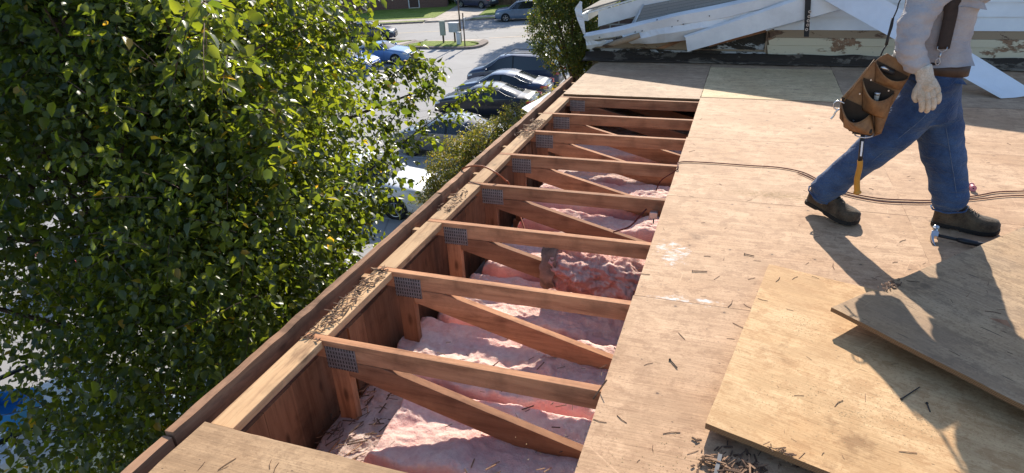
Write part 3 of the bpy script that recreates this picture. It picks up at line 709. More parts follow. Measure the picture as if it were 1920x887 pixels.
# bent metal trim: each a sheet with folds
def trim(name, rows, label, cat='trim', mat='white_metal', th=0.0025, seed=0, crumple=0.006, group=None, n=28):
    """rows: polylines of world points, all of the same length, joined across into one bent sheet"""
    m = MB(); P = []
    for ri, r in enumerate(rows):
        r = [Vector(p) for p in r]; row = []
        for i in range(n+1):
            t = i/n*(len(r)-1); a = min(int(t), len(r)-2); p = r[a].lerp(r[a+1], t-a)
            v = Vector((i*0.35+seed*5, ri*1.7, seed)); row.append(p+Vector((0, crumple*1.5*noise.noise(v), crumple*noise.noise(v+Vector((9, 3, 1))))))
        P.append(row)
    m.grid(P); o = m.build(name, mat); s = o.modifiers.new('s', 'SOLIDIFY'); s.thickness = th
    tag(o, label, cat, group); return o
y1 = 7.72
trim('rake_flashing', [
    [WY(1097, 62, y1+.1), WY(1160, 50, y1+.1), WY(1260, 26, y1+.12), WY(1350, 8, y1+.12), WY(1440, -12, y1+.14), WY(1560, -40, y1+.15)],
    [WY(1094, 69, y1), WY(1160, 58, y1), WY(1260, 32, y1), WY(1350, 15, y1+.02), WY(1440, -4, y1+.03), WY(1560, -32, y1+.03)],
    [WY(1100, 77, y1+.015), WY(1160, 67, y1+.015), WY(1260, 49, y1+.015), WY(1350, 34, y1+.03), WY(1440, 14, y1+.04), WY(1560, -12, y1+.04)],
    [WY(1102, 79, y1+.10), WY(1160, 71, y1+.10), WY(1260, 53, y1+.10), WY(1350, 38, y1+.10), WY(1440, 18, y1+.11), WY(1560, -8, y1+.1)]],
    'long bent white flashing with a bright folded top edge, running up from the left corner', seed=1, group='torn white metal trim on the wall')
trim('bent_trim', [
    [WY(1165, 66, y1+.02), WY(1250, 51, y1+.02), WY(1340, 36, y1+.04), WY(1440, 14, y1+.06)],
    [WY(1175, 78, y1-.02), WY(1250, 62, y1-.01), WY(1340, 49, y1+.02), WY(1440, 26, y1+.05)],
    [WY(1185, 82, y1+.06), WY(1250, 80, y1+.06), WY(1330, 68, y1+.07), WY(1440, 34, y1+.08)]],
    'dented white trim with nail holes, just below the long flashing', seed=2, crumple=0.014, group='torn white metal trim on the wall')
trim('corner_scrap', [
    [WY(1098, 76, y1+.03), WY(1125, 76, y1+.03), WY(1150, 74, y1+.04)],
    [WY(1100, 85, y1+.02), WY(1125, 82, y1+.03), WY(1148, 79, y1+.04)],
    [WY(1100, 93, y1+.05), WY(1120, 88, y1+.05), WY(1140, 84, y1+.06)]],
    'small crumpled white scrap at the left end, under the long flashing', seed=3, crumple=0.02, group='torn white metal trim on the wall', n=10)
trim('rake_trim', [
    [WY(1281, 68, y1-.02), WY(1400, 28, y1), WY(1520, -14, y1), WY(1700, -70, y1+.05)],
    [WY(1285, 70, y1-.05), WY(1400, 33, y1-.03), WY(1520, -8, y1-.03), WY(1700, -62, y1+.02)],
    [WY(1289, 97, y1-.04), WY(1430, 57, y1-.02), WY(1560, 22, y1-.02), WY(1700, -18, y1+.03)]],
    'wide smooth white rake panel hanging low, cut square at its lower end', seed=4, crumple=0.003, group='torn white metal trim on the wall')
trim('rake_lower_strip', [
    [WY(1436, 54, y1+.10), WY(1560, 20, y1+.11), WY(1650, -4, y1+.12)],
    [WY(1436, 58.5, y1+.08), WY(1560, 23.5, y1+.09), WY(1650, -1, y1+.10)]],
    'thin white strip of trim below the wide rake panel', seed=5, crumple=0.001, group='torn white metal trim on the wall')
trim('torn_flap', [
    [WY(1087, 2, 7.75), WY(1077, 17, 7.72), WY(1084, 42, 7.72), WY(1094, 64, 7.78)],
    [WY(1091, 3, 7.78), WY(1091, 20, 7.76), WY(1095, 42, 7.76), WY(1099, 64, 7.8)]],
    'ragged white metal flap standing upright at the left corner of the wall', seed=6, crumple=0.02, group='torn white metal trim on the wall', n=14)
m = MB(); m.tube([WY(1131, 88, 7.68), WY(1150, 82, 7.66), WY(1185, 71, 7.66), WY(1200, 66, 7.68)], [0.02, 0.032, 0.036, 0.03], 9); o = m.build('crushed_downspout', 'bare_board', smooth=True); tag(o, 'crushed brown metal tube lying over the white scraps', 'pipe')
fl = [o for o in col.objects if o.name.startswith('rake_flashing')][0]
for q in ((1124, 70), (1156, 71.5), (1191, 60), (1204, 58), (1260, 50), (1281, 45.5), (1232, 37), (1330, 30), (1271, 39)):
    m = MB(); m.disc(WY(*q, y1-.004), (0, 1, 0), 0.0055, 0.03, 8); m.build('nail_head', 'dark_strap', fl)
# strap with washers
root = empty('metal_strap', WY(1514, 0, 7.66)); tag(root, 'black hanging strap with a row of five round washers, on the wall', 'strap')
m = MB(); a, b = WY(1517, -40, 7.66), WY(1512, 69, 7.66); m.slab([a+Vector((-.03, 0, 0)), a+Vector((.03, 0, 0)), b+Vector((.025, 0, 0)), b+Vector((-.025, 0, 0))], (0, 0.006, 0)); wp(m, 'strap', 'dark_strap', root)
for k in range(5):
    q = WY([1518.5, 1517, 1515.5, 1514.5, 1512.5][k], [22, 31, 39, 47, 55.5][k], 7.652); m = MB(); m.disc(q, (0, 1, 0), 0.015, 0.006, 14); w = wp(m, 'washer', 'steel', root)
    L = root.location; q2 = q-L; m = MB(); m.disc(q2+Vector((0, -0.004, 0)), (0, 1, 0), 0.0075, 0.006, 10); m.build('bolt', 'dark_strap', w)
# the plank leaning from the wall to the deck
trim('siding_plank', [
    [Vector((0.78, 7.70, 0.98)), Vector((2.40, 6.66, 0.035))],
    [Vector((0.76, 7.69, 0.93)), Vector((2.385, 6.64, 0.02))],
    [Vector((0.72, 7.66, 0.80)), Vector((2.245, 6.585, 0.004))],
    [Vector((0.70, 7.64, 0.70)), Vector((2.12, 6.53, 0.006))],
    [Vector((0.71, 7.66, 0.69)), Vector((2.13, 6.55, 0.03))]],
    'long white siding plank leaning from the wall down to the deck behind the worker', 'plank', 'white_siding', 0.003, 7, 0.001, n=20)
# a bit of old gutter past the fascia's end
trim('gutter_scrap', [[(-2.02, 5.9, -0.10), (-1.90, 6.5, -0.08)], [(-1.95, 5.9, -0.14), (-1.84, 6.5, -0.12)], [(-1.90, 5.9, -0.09), (-1.80, 6.5, -0.07)]], 'short piece of white gutter hanging outside the far fascia', 'gutter', seed=8, n=8)

# ------------------------------------------------------------------ loose plywood sheets
def loose(name, corners, th, mat, label, notch=None, n=26, sag=0.0, seed=0, rot=0):
    """corners: near-left, near-right, far-right, far-left; built flat at its own origin, then bent a little"""
    A, B, C_, D = [Vector(c) for c in corners]
    o0 = A; m = MB(); top = []; 
    for i in range(n+1):
        u = i/n; row = []
        for j in range(n+1):
            v = j/n; p = A.lerp(B, u).lerp(D.lerp(C_, u), v)
            e = 0.004*noise.noise(Vector((u*11, v*11, seed)))+0.003*noise.noise(Vector((u*40, v*40, seed)))
            q = Vector(p)
            if i in (0, n): q += (B-A).normalized()*e
            if j in (0, n): q += (D-A).normalized()*e
            q.z += sag*math.sin(math.pi*u)
            row.append(q)
        top.append(row)
    nrm = (B-A).cross(D-A).normalized(); dn = -nrm*th
    if notch: top = notch(top, n)
    m.grid(top, 0); bot = [[p+dn for p in r] for r in top]; m.grid(bot, 1)
    for e in ([top[0], bot[0]], [top[-1], bot[-1]], [[r[0] for r in top], [r[0] for r in bot]], [[r[-1] for r in top], [r[-1] for r in bot]]): m.grid(e, 1)
    ang = math.atan2((B-A).y, (B-A).x)
    rm = Matrix.Rotation(-ang, 3, 'Z'); m.v = [tuple(rm @ (Vector(v)-o0)) for v in m.v]
    o = m.build(name, [mat, 'ply_edge']); o.location = o0; o.rotation_euler = (0, 0, ang); tag(o, label, 'plywood', 'loose plywood sheets on the deck'); return o
s1A = WZ(1323, 793, 0.055); s1D = WZ(1442, 495, 0.022)
d = (s1A-s1D).normalized(); e = Vector((-d.y, d.x, 0))
s1dir = (WZ(1560, 887, 0.055)-s1A).normalized()
loose('plywood_sheet', [s1A, s1A+s1dir*2.0, s1D+s1dir*2.0, s1D], 0.023, 'fresh_plywood', 'bright fresh loose sheet lying flat in front of the worker', seed=2)
tA = Vector((0.435, 2.457, 0.118)); tE = Vector((0.75, -0.66, 0)).normalized()
tD = WZ(1860, 462, 0.03); tF = Vector((tD.x-tA.x, tD.y-tA.y, 0))
far = tA+Vector((1.05, 1.26, -0.098))
def notch2(top, n):
    for j in range(n+1):
        for i in range(n+1):
            v = j/n; u = i/n
            if i <= 2 and 5 <= j <= 6:
                top[i][j] = top[i][j]+Vector((0.75, -0.66, 0))*0.03*(1-i/3)
            if i == 0 and j == 7: top[i][j] = top[i][j]-Vector((0.75, -0.66, 0))*0.012
    return top
loose('plywood_sheet', [tA, tA+tE*1.22, far+tE*1.22, far], 0.018, 'grey_plywood', 'weathered grey loose sheet tilted up on top of the bright one', notch2, seed=5)
m = MB(); m.box(0.0, 0.09, 0.0, 0.30, 0.0, 0.05); o = m.build('scrap_block', 'truss_wood_y', bevel=0.003); o.location = (0.98, 2.28, 0.04); tag(o, 'lumber offcut propping the tilted grey sheet', 'block')
m = MB(); m.box(0.0, 0.05, 0.0, 0.20, 0.0, 0.034); o = m.build('scrap_block', 'truss_wood_y'); o.location = (0.62, 1.75, 0.001); tag(o, 'thin offcut holding up the near edge of the bright sheet', 'block')

# splinter pile near the bottom edge and general litter
m = debris_layer(0.04, 0.20, 1.45, 1.64, 0.001, 130, 21, 0.045, pile=0.016); m2 = debris_layer(-0.02, 0.42, 1.25, 1.72, 0.0, 200, 22, 0.03, pile=0.003)
m.add(m2.v, m2.f); m.mi = m.mi[:len(m.mi)-len(m2.f)]+m2.mi
o = m.build('wood_debris', ['dark_splinter', 'pale_splinter']); tag(o, 'pile of splintered wood chips below the near edge of the bright sheet', 'debris', kind='stuff')
m = MB(); 
for k in range(14):
    x = random.uniform(-0.005, 0.045); y = 1.60+random.uniform(-0.012, 0.012); m.bar((x, y, 0.006+k*0.0014), (x+random.uniform(0.02, .05), y+random.uniform(-.01, .01), 0.006+k*0.0014), 0.005, 0.003)
o = m.build('splintered_chip', 'pale_splinter'); tag(o, 'larger frayed wood chip in the splinter pile', 'chip')
plain('box_dull', (0.12, 0.12, 0.13), 0.7, 0.3, 0.2)
m = MB(); m.bar((0.048, 1.50, 0.012), (0.062, 1.625, 0.02), 0.012, 0.007); o = m.build('metal_clip', 'box_dull'); tag(o, 'dull metal strip sticking out of the splinter pile', 'clip')
base_spl = []
for k in range(6):
    m = MB(); rr = random.Random(k); l = rr.uniform(0.03, 0.07); w = rr.uniform(0.0012, 0.0026)
    b_ = rr.uniform(-0.006, 0.006)
    m.bar((-l/2, 0, w/2), (0, b_, w/2+0.001), w, w*0.7); m.bar((0, b_, w/2+0.001), (l/2, 0, w/2), w, w*0.7)
    me = m.build('wood_splinter', 'dark_splinter' if k % 3 else 'pale_splinter'); base_spl.append(me)
def sheet1_z(x, y): return None
def in_quad(x, y, A, B, C_, D):
    s = 0
    for p, q in ((A, B), (B, C_), (C_, D), (D, A)):
        c = (q.x-p.x)*(y-p.y)-(q.y-p.y)*(x-p.x)
        if c < 0: return False
    return True
q1 = (s1A, s1A+s1dir*2.0, s1D+s1dir*2.0, s1D); q2 = (tA, tA+tE*1.22, far+tE*1.22, far)
def plane_z(q, x, y):
    n = (q[1]-q[0]).cross(q[3]-q[0]); return q[0].z-(n.x*(x-q[0].x)+n.y*(y-q[0].y))/n.z
nsp = 0
rr = random.Random(99)
while nsp < 150:
    if nsp < 90: x, y = rr.uniform(-0.35, 1.4), rr.uniform(1.2, 3.6)
    elif nsp < 102: x, y = rr.uniform(-1.6, -0.4), rr.uniform(1.05, 1.28)
    else: x, y = rr.uniform(-0.35, 2.8), rr.uniform(2.6, 6.2)
    if in_quad(x, y, *q2): z = plane_z(q2, x, y)
    elif in_quad(x, y, *q1): z = plane_z(q1, x, y)
    else: z = 0
    nsp += 1
    o = base_spl[nsp % 6] if nsp <= 6 else base_spl[nsp % 6].copy()
    if nsp > 6: col.objects.link(o)
    o.location = (x, y, z+0.0005); o.rotation_euler = (0, 0, rr.uniform(0, 6.28)); s = rr.uniform(0.35, 1.0); o.scale = (s, s, s)
    tag(o, 'thin dark wood splinter lying loose on the plywood', 'splinter', 'splinters scattered over the deck')
    if nsp % 3 == 0 and nsp % 6 % 3 == 0: o['label'] = 'thin wood splinter lying loose on the plywood'
    o['label'] = 'thin wood splinter lying loose on the plywood'
# sawdust smears
def dust(cx, cyy, rx, ry, n, label, seed, z=0.0):
    rr = random.Random(seed); m = MB()
    for k in range(n):
        x, y = rr.gauss(cx, rx), rr.gauss(cyy, ry); s = rr.uniform(0.0008, 0.0026)
        zz = z if z else (plane_z(q1, x, y) if in_quad(x, y, *q1) else 0)
        m.add([(x-s, y-s, zz+.0004), (x+s, y-s*.7, zz+.0004), (x+s*.6, y+s, zz+.0004), (x, y, zz+s*0.5)], [(0, 1, 3), (1, 2, 3), (2, 0, 3)])
    o = m.build('sawdust', 'sawdust'); tag(o, label, 'sawdust', kind='stuff')
plain('sawdust', (0.66, 0.45, 0.22), 0.9, 0, 0.2, 40)
dust(0.30, 3.90, 0.17, 0.035, 2000, 'yellow sawdust smear left of the worker\'s rear boot', 1); dust(0.62, 1.95, 0.28, 0.09, 1400, 'sawdust sprinkled over the bright sheet', 2); dust(0.33, 2.42, 0.05, 0.05, 250, 'small dab of sawdust near the left edge of the bright sheet', 3)
dust(0.1, 1.45, 0.22, 0.12, 1200, 'sawdust around the splinter pile', 4, 0.0006)

# ------------------------------------------------------------------ hoses, junction box
plain('hose_red', (0.12, 0.022, 0.016), 0.85, 0, 0.15, 20); plain('hose_orange', (0.36, 0.10, 0.04), 0.5, 0, 0.15, 20)
def smoothpath(pts, n=10):
    pts = [Vector(p) for p in pts]; out = []
    P = [pts[0]]+pts+[pts[-1]]
    for i in range(1, len(P)-2):
        for j in range(n):
            t = j/n; a, b, c, d = P[i-1], P[i], P[i+1], P[i+2]
            out.append(0.5*((2*b)+(c-a)*t+(2*a-5*b+4*c-d)*t*t+(-a+3*b-3*c+d)*t**3))
    out.append(pts[-1]); return out
def hose(pts, r, mat, label, name='air_hose', group=None):
    m = MB(); m.tube(smoothpath(pts), r, 7); o = m.build(name, mat, smooth=True); tag(o, label, 'hose', group); return o
Zr = 0.007
hose([WY(1230, 358, 4.30), WY(1240, 338, 4.26), Vector((-0.345, 4.2, 0.012))]+[WZ(a, b, Zr) for a, b in ((1275, 304), (1330, 305), (1400, 310), (1460, 314), (1505, 323), (1540, 340), (1580, 358), (1640, 371), (1700, 375), (1760, 375), (1830, 367), (1870, 360), (1925, 358), (2050, 352), (2300, 360), (2600, 420))], 0.0038, 'hose_red', 'dark red air hose coming out of the opening and snaking past the boots')
hose([WZ(a, b, Zr) for a, b in ((1496, 323), (1520, 334), (1545, 347), (1582, 364), (1645, 377), (1705, 380.5), (1765, 379.5), (1835, 373), (1880, 368), (1925, 366), (2050, 362), (2300, 371), (2600, 432))], 0.0034, 'hose_red', 'second strand of the dark red hose, running just in front of the first')
hose([(-1.79, 3.90, 0.01), WZ(868, 316, 0.02), WZ(885, 311, .05), WZ(908, 313, .06), WZ(930, 324, .04), WZ(947, 338, -.04), WZ(956, 350, -.12), Vector((-1.25, 3.66, -0.34))], 0.006, 'hose_orange', 'orange red hose loop arching over the roof edge')
hose([WY(1150, 435, 3.6), WY(1180, 425, 3.6), WY(1200, 405, 3.62), WY(1212, 392, 3.66)], 0.005, 'hose_red', 'short dark cable curving to the small grey junction box', 'cable')
root = empty('junction_box', WY(1226, 402, 3.66)); tag(root, 'small grey metal junction box at the deck edge inside the opening', 'box')
m = MB(); m.box(-0.022, 0.022, -0.02, 0.02, -0.018, 0.018); m.build('box_body', 'steel', root, bevel=0.003)
m = MB(); m.box(-0.024, 0.024, -0.023, -0.0205, -0.02, 0.02); m.build('cover_plate', 'steel', root, bevel=0.001)
m = MB(); m.tube([(0, 0, -0.018), (0, 0, -0.06)], 0.004, 7); m.build('fastener', 'dark_strap', root)

# ------------------------------------------------------------------ hammer on the deck, spool
plain('black_rubber', (0.018, 0.017, 0.02), 0.45, 0, 0.1); plain('pink_plastic', (0.62, 0.22, 0.26), 0.5, 0, 0.05)
plain('yellow_grip', (0.55, 0.25, 0.03), 0.5, 0, 0.12, 12); plain('bright_steel', (0.62, 0.62, 0.63), 0.28, 0.85, 0.08)
def head(root, claw=True):
    # hammer head lying along local x, handle along -z
    m = MB(); m.box(-0.016, 0.016, -0.013, 0.013, -0.016, 0.016); m.tube([(0.016, 0, 0), (0.034, 0, 0)], [0.010, 0.011], 12); m.tube([(0.034, 0, 0), (0.052, 0, 0)], [0.015, 0.015], 14)
    m.build('head', 'bright_steel', root, bevel=0.002)
    for sy in (-1, 1):
        m = MB(); P = []
        for k in range(7):
            t = k/6; x = -0.014-0.075*t; z = 0.006-0.034*t*t; w = 0.011*(1-0.75*t)
            P.append([(x, sy*0.003+sy*0.004*t, z-0.006*(1-t)), (x, sy*(0.003+w)+sy*0.004*t, z-0.006*(1-t)), (x, sy*(0.003+w)+sy*0.004*t, z+0.008*(1-t)+.001), (x, sy*0.003+sy*0.004*t, z+0.008*(1-t)+.001), (x, sy*0.003+sy*0.004*t, z-0.006*(1-t))])
        m.grid(P); m.build('claw', 'bright_steel', root, smooth=False)
hp0 = WZ(1752, 440, 0.03); hp1 = WZ(1858, 463, 0.016)
hr = empty('hammer', hp0); tag(hr, 'black handled claw hammer lying in front of the worker\'s right boot in the picture', 'hammer')
head(hr)
L = (hp1-hp0).length
m = MB(); m.tube([(0, 0, -0.014), (0, 0, -0.10)], 0.008, 10); m.build('shaft', 'dark_strap', hr, smooth=True)
m = MB(); m.tube([(0, 0, -0.10), (0, 0, -0.13), (0, 0, -L*0.8), (0, 0, -L)], [0.011, 0.014, 0.0135, 0.017], 12); m.build('grip', 'black_rubber', hr, smooth=True)
dz = (hp1-hp0).normalized(); zax = -dz; xax = Vector((0.35, 1, -0.0)).cross(zax).cross(zax)*-1; 
xax = Vector((0.1, 0.9, 0.55)); xax = (xax-zax*xax.dot(zax)).normalized(); yax = zax.cross(xax)
hr.rotation_euler = Matrix((xax, yax, zax)).transposed().to_euler()
sr = empty('string_spool', WZ(1824, 352, 0.018)); tag(sr, 'small pink spool standing on the deck behind the front boot', 'spool')
m = MB(); m.disc((0, -0.012, 0), (0.1, -1, 0.05), 0.018, 0.003, 20); m.build('flange', 'pink_plastic', sr)
m = MB(); m.disc((0, 0.036, 0), (0.1, -1, 0.05), 0.018, 0.003, 20); m.build('flange', 'pink_plastic', sr)
m = MB(); m.tube([(0, -0.0105, 0), (0, 0.0345, 0)], 0.013, 16); m.build('string', 'pink_plastic', sr)
m = MB(); m.disc((0, -0.0142, 0), (0.1, -1, 0.05), 0.004, 0.001, 10); m.build('core_hole', 'dark_strap', sr)

# nails dropped on the deck, a sliver leaning on the nearest truss, the torn edge of the bright sheet
for k, (a, b) in enumerate((((1298, 508), (1326, 509)), ((1396, 476), (1414, 480)), ((1256, 674), (1270, 690)), ((1690, 748), (1724, 726)), ((1738, 756), (1744, 772)), ((1358, 712), (1374, 726)))):
    z = 0.004; p, q = WZ(*a, z), WZ(*b, z)
    if in_quad(p.x, p.y, *q1): z = plane_z(q1, p.x, p.y)+0.004; p, q = WZ(*a, z), WZ(*b, z)
    m = MB(); m.tube([p, q], 0.0022, 6); d_ = (q-p).normalized(); m.tube([p-d_*0.001, p+d_*0.001], 0.0048, 8); o = m.build('nail', 'dark_strap'); tag(o, 'rusty dark nail dropped on the plywood', 'nail', 'nails dropped on the deck')
m = MB(); m.bar(WY(1112, 748, 1.83), WY(1138, 712, 1.86), 0.006, 0.003); o = m.build('wood_sliver', 'pale_splinter'); tag(o, 'pale sliver of wood leaning on the right end of the nearest truss', 'sliver')
m = MB(); rr = random.Random(5)
for k in range(26):
    p = s1A+s1dir*(0.235+rr.gauss(0, 0.022))+Vector((0, 0, 0.004)); m.bar(p, p+Vector((rr.gauss(0.008, .009), rr.gauss(0.002, .010), rr.uniform(-.004, .014))), 0.0025, 0.0015, mi=rr.choice((0, 0, 1)))
o = m.build('wood_debris', ['dark_splinter', 'pale_splinter']); tag(o, 'frayed tuft of splinters at the near edge of the bright sheet', 'debris', kind='stuff')

m = MB(); rr = random.Random(8); c0 = q2[0].lerp(q2[3], 0.24)
for k in range(60):
    p = c0+(q2[3]-q2[0]).normalized()*rr.gauss(0, 0.035)+Vector((0.75, -0.66, 0))*rr.uniform(-0.012, 0.035); p.z = plane_z(q2, p.x, p.y)+rr.uniform(-.003, .006)
    d_ = Vector((0.75, -0.66, 0))*rr.uniform(0.004, 0.016)+(q2[3]-q2[0]).normalized()*rr.gauss(0, 0.012); m.bar(p, p+d_, 0.004, 0.002, mi=rr.choice((0, 0, 0, 1)))
o = m.build('wood_debris', ['dark_splinter', 'pale_splinter']); tag(o, 'dark rotten patch of splintered plies at the far edge of the tilted sheet', 'debris', kind='stuff')
# ------------------------------------------------------------------ the worker
def cloth(name, c, wear, seam=0.0, sc=1.0, bump=0.35, fleck=0.25):
    t = NT(name); a = t.noise(5*sc, None, 7, 0.65); b = t.noise(170, None, 2, 0.5)
    cc = t.ramp(a, [(0.35, c), (0.68, wear)]); cc = t.mix(t.ramp(b, [(0.4, fleck), (0.6, 0.0)]), cc, tuple(x*0.4 for x in c))
    wr = t.noise(9*sc, t.coord((1, 1, 2.2)), 4, 0.6, 1.2); t.bump(t.math('ADD', wr, t.math('MULTIPLY', b, 0.12)), bump, 0.02)
    MATS[name] = t.out(cc, 0.95, 0, 0.15); t.b.inputs['Sheen Weight'].default_value = 0.15
cloth('denim', (0.018, 0.040, 0.105), (0.060, 0.115, 0.235), bump=0.9); cloth('shirt_cloth', (0.30, 0.28, 0.295), (0.42, 0.40, 0.41), sc=1.3, bump=0.5, fleck=0.05)
cloth('glove_cloth', (0.46, 0.36, 0.26), (0.66, 0.61, 0.54), sc=3)
cloth('boot_leather', (0.045, 0.030, 0.020), (0.15, 0.105, 0.065), sc=2.5); plain('sole', (0.02, 0.017, 0.014), 0.8, 0, 0.2)
plain('skin', (0.42, 0.24, 0.16), 0.55, 0, 0.06, 15); plain('hair', (0.03, 0.02, 0.014), 0.7, 0, 0.3, 60, 0.8)
plain('eye_white', (0.7, 0.68, 0.65), 0.2, 0, 0.02); plain('lip', (0.33, 0.13, 0.10), 0.5, 0, 0.05)
def skinned(name, verts, edges, radii, mat, root=0, sub=2, wr=0.0, wrs=12, seed=0, parent=None, zcut=None):
    me = bpy.data.meshes.new(name+'_cage'); me.from_pydata([Vector(v) for v in verts], edges, [])
    o = bpy.data.objects.new(name, me); col.objects.link(o)
    sk = o.modifiers.new('skin', 'SKIN'); sk.use_smooth_shade = True
    sv = me.skin_vertices[0].data if me.skin_vertices else None
    if sv is None:
        bpy.context.view_layer.objects.active = o; bpy.ops.object.select_all(action='DESELECT'); o.select_set(True); bpy.ops.mesh.customdata_skin_add(); sv = me.skin_vertices[0].data
    for i, r in enumerate(radii):
        sv[i].radius = r if hasattr(r, '__len__') else (r, r); sv[i].use_root = (i == root)
    ss = o.modifiers.new('sub', 'SUBSURF'); ss.levels = sub; ss.render_levels = sub
    dg = bpy.context.evaluated_depsgraph_get(); dg.update()
    nm = bpy.data.meshes.new_from_object(o.evaluated_get(dg)); o.modifiers.clear(); o.data = nm; nm.name = name
    nm.materials.clear(); nm.materials.append(MATS[mat]); nm.shade_smooth()
    if wr:
        n = len(nm.vertices); nr = [Vector(v.normal) for v in nm.vertices]
        for v, q in zip(nm.vertices, nr):
            p = v.co; d = noise.noise(Vector((p.x*wrs+seed, p.y*wrs, p.z*wrs*1.9)))+0.5*noise.noise(Vector((p.x*wrs*2.2, p.y*wrs*2.2+seed, p.z*wrs*4)))
            # ridged folds
            f = 1-abs(noise.noise(Vector((p.x*wrs*0.9+seed, p.y*wrs*0.9, p.z*wrs*2.4))))*2.2
            k_ = 1.0+1.6*max(0.0, 1-abs(p.z-0.17)/0.09) if name == 'jeans' else 1.0
            v.co = p+q*(wr*d+wr*0.55*k_*max(-0.5, f-0.4))
        nm.update()
    if parent is not None: o.parent = parent
    return o
HIP = Vector((0.845, 3.60, 0.72))
neck = (0.86, 3.58, 1.33)
# joints
Rh, Rk, Ra = (0.83, 3.51, 0.71), (0.655, 3.545, 0.41), (0.475, 3.655, 0.125)      # trailing leg (right)
Lh, Lk, La = (0.90, 3.68, 0.71), (1.005, 3.655, 0.42), (1.115, 3.655, 0.115)      # leading leg (left)
Rs, Re, Rw, Rp = (0.745, 3.44, 1.235), (0.695, 3.37, 0.985), (0.765, 3.33, 0.855), (0.795, 3.325, 0.79)
Ls, Le, Lw = (0.93, 3.78, 1.235), (0.97, 3.84, 1.14), (1.08, 3.80, 1.26)
bv = [(0.85, 3.60, 0.73), (0.845, 3.60, 0.86), (0.83, 3.60, 1.04), (0.835, 3.605, 1.20), (0.86, 3.605, 1.30), (0.885, 3.60, 1.36), (0.905, 3.60, 1.42), (0.91, 3.60, 1.50), (0.905, 3.60, 1.555),
      Rh, Rk, Ra, (0.53, 3.63, 0.06), Lh, Lk, La, (1.20, 3.63, 0.05), Rs, Re, Rw, Ls, Le, Lw, Rp, (1.11, 3.79, 1.31)]
be = [(0, 1), (1, 2), (2, 3), (3, 4), (4, 5), (5, 6), (6, 7), (7, 8), (0, 9), (9, 10), (10, 11), (11, 12), (0, 13), (13, 14), (14, 15), (15, 16), (3, 17), (17, 18), (18, 19), (3, 20), (20, 21), (21, 22), (19, 23), (22, 24)]
br = [.10, .105, .11, .10, .05, .05, .066, .078, .06, .07, .05, .035, .03, .07, .05, .035, .03, .05, .036, .026, .05, .036, .026, .025, .025]
person = skinned('person', bv, be, br, 'skin'); tag(person, 'worker in a pale grey shirt and blue jeans striding across the deck', 'person')
# face and hair (above the picture's edge)
def facebits():
    c = Vector((0.91, 3.60, 1.475))
    m = MB()
    P = []
    for i in range(13):
        th = math.pi*i/12; row = []
        for k in range(25):
            ph = 2*math.pi*k/24; x, y, z = math.sin(th)*math.cos(ph), math.sin(th)*math.sin(ph), math.cos(th)
            fr = 1.0 if not (x > 0.25 and z < 0.45) and z > -0.35 else 0.80
            v = Vector((x, y, z)); q = (0.098 if fr > .9 else 0.07)*(1+0.05*noise.noise(v*6))
            row.append(c+Vector((x*q*1.02-0.008, y*q*0.86, z*q*1.12+0.01)))
        P.append(row)
    m.grid(P); m.build('hair', 'hair', person, smooth=True)
    m = MB(); m.tube([c+Vector((0.072, 0, 0.02)), c+Vector((0.095, 0, -0.012)), c+Vector((0.078, 0, -0.02))], [0.007, 0.013, 0.008], 8); m.build('nose', 'skin', person, smooth=True)
    for s in (-1, 1):
        m = MB(); m.tube([c+Vector((0.068, s*0.028, 0.012)), c+Vector((0.078, s*0.028, 0.012))], [0.011, 0.007], 10); m.build('eye', 'eye_white', person, smooth=True)
        m = MB(); m.tube([c+Vector((0.0, s*0.078, 0.018)), c+Vector((0.0, s*0.092, 0.0)), c+Vector((0.004, s*0.08, -0.022))], [0.012, 0.016, 0.008], 8); m.build('ear', 'skin', person, smooth=True)
    m = MB(); m.tube([c+Vector((0.072, -0.022, -0.043)), c+Vector((0.08, 0, -0.041)), c+Vector((0.072, 0.022, -0.043))], 0.0055, 7); m.build('mouth', 'lip', person, smooth=True)
facebits()
# jeans: pelvis and both legs as one surface
jv = [(0.855, 3.60, 0.80), (0.85, 3.60, 0.73), (0.82, 3.525, 0.655), (0.735, 3.535, 0.53), (0.665, 3.55, 0.42), (0.585, 3.59, 0.30), (0.520, 3.63, 0.20), (0.462, 3.668, 0.088),
      (0.915, 3.665, 0.65), (0.965, 3.66, 0.53), (1.005, 3.66, 0.42), (1.05, 3.66, 0.30), (1.085, 3.66, 0.20), (1.108, 3.66, 0.072), (0.865, 3.60, 0.655)]
je = [(0, 1), (1, 14), (14, 2), (2, 3), (3, 4), (4, 5), (5, 6), (6, 7), (14, 8), (8, 9), (9, 10), (10, 11), (11, 12), (12, 13)]
jr = [(.135, .125), (.145, .135), (.118, .11), (.108, .10), (.095, .09), (.086, .085), (.082, .08), (.076, .076), (.125, .115), (.118, .108), (.106, .102), (.095, .092), (.091, .088), (.084, .084), (.12, .12)]
jeans = skinned('jeans', jv, je, jr, 'denim', root=1, sub=4, wr=0.007, wrs=6, seed=2, parent=person)
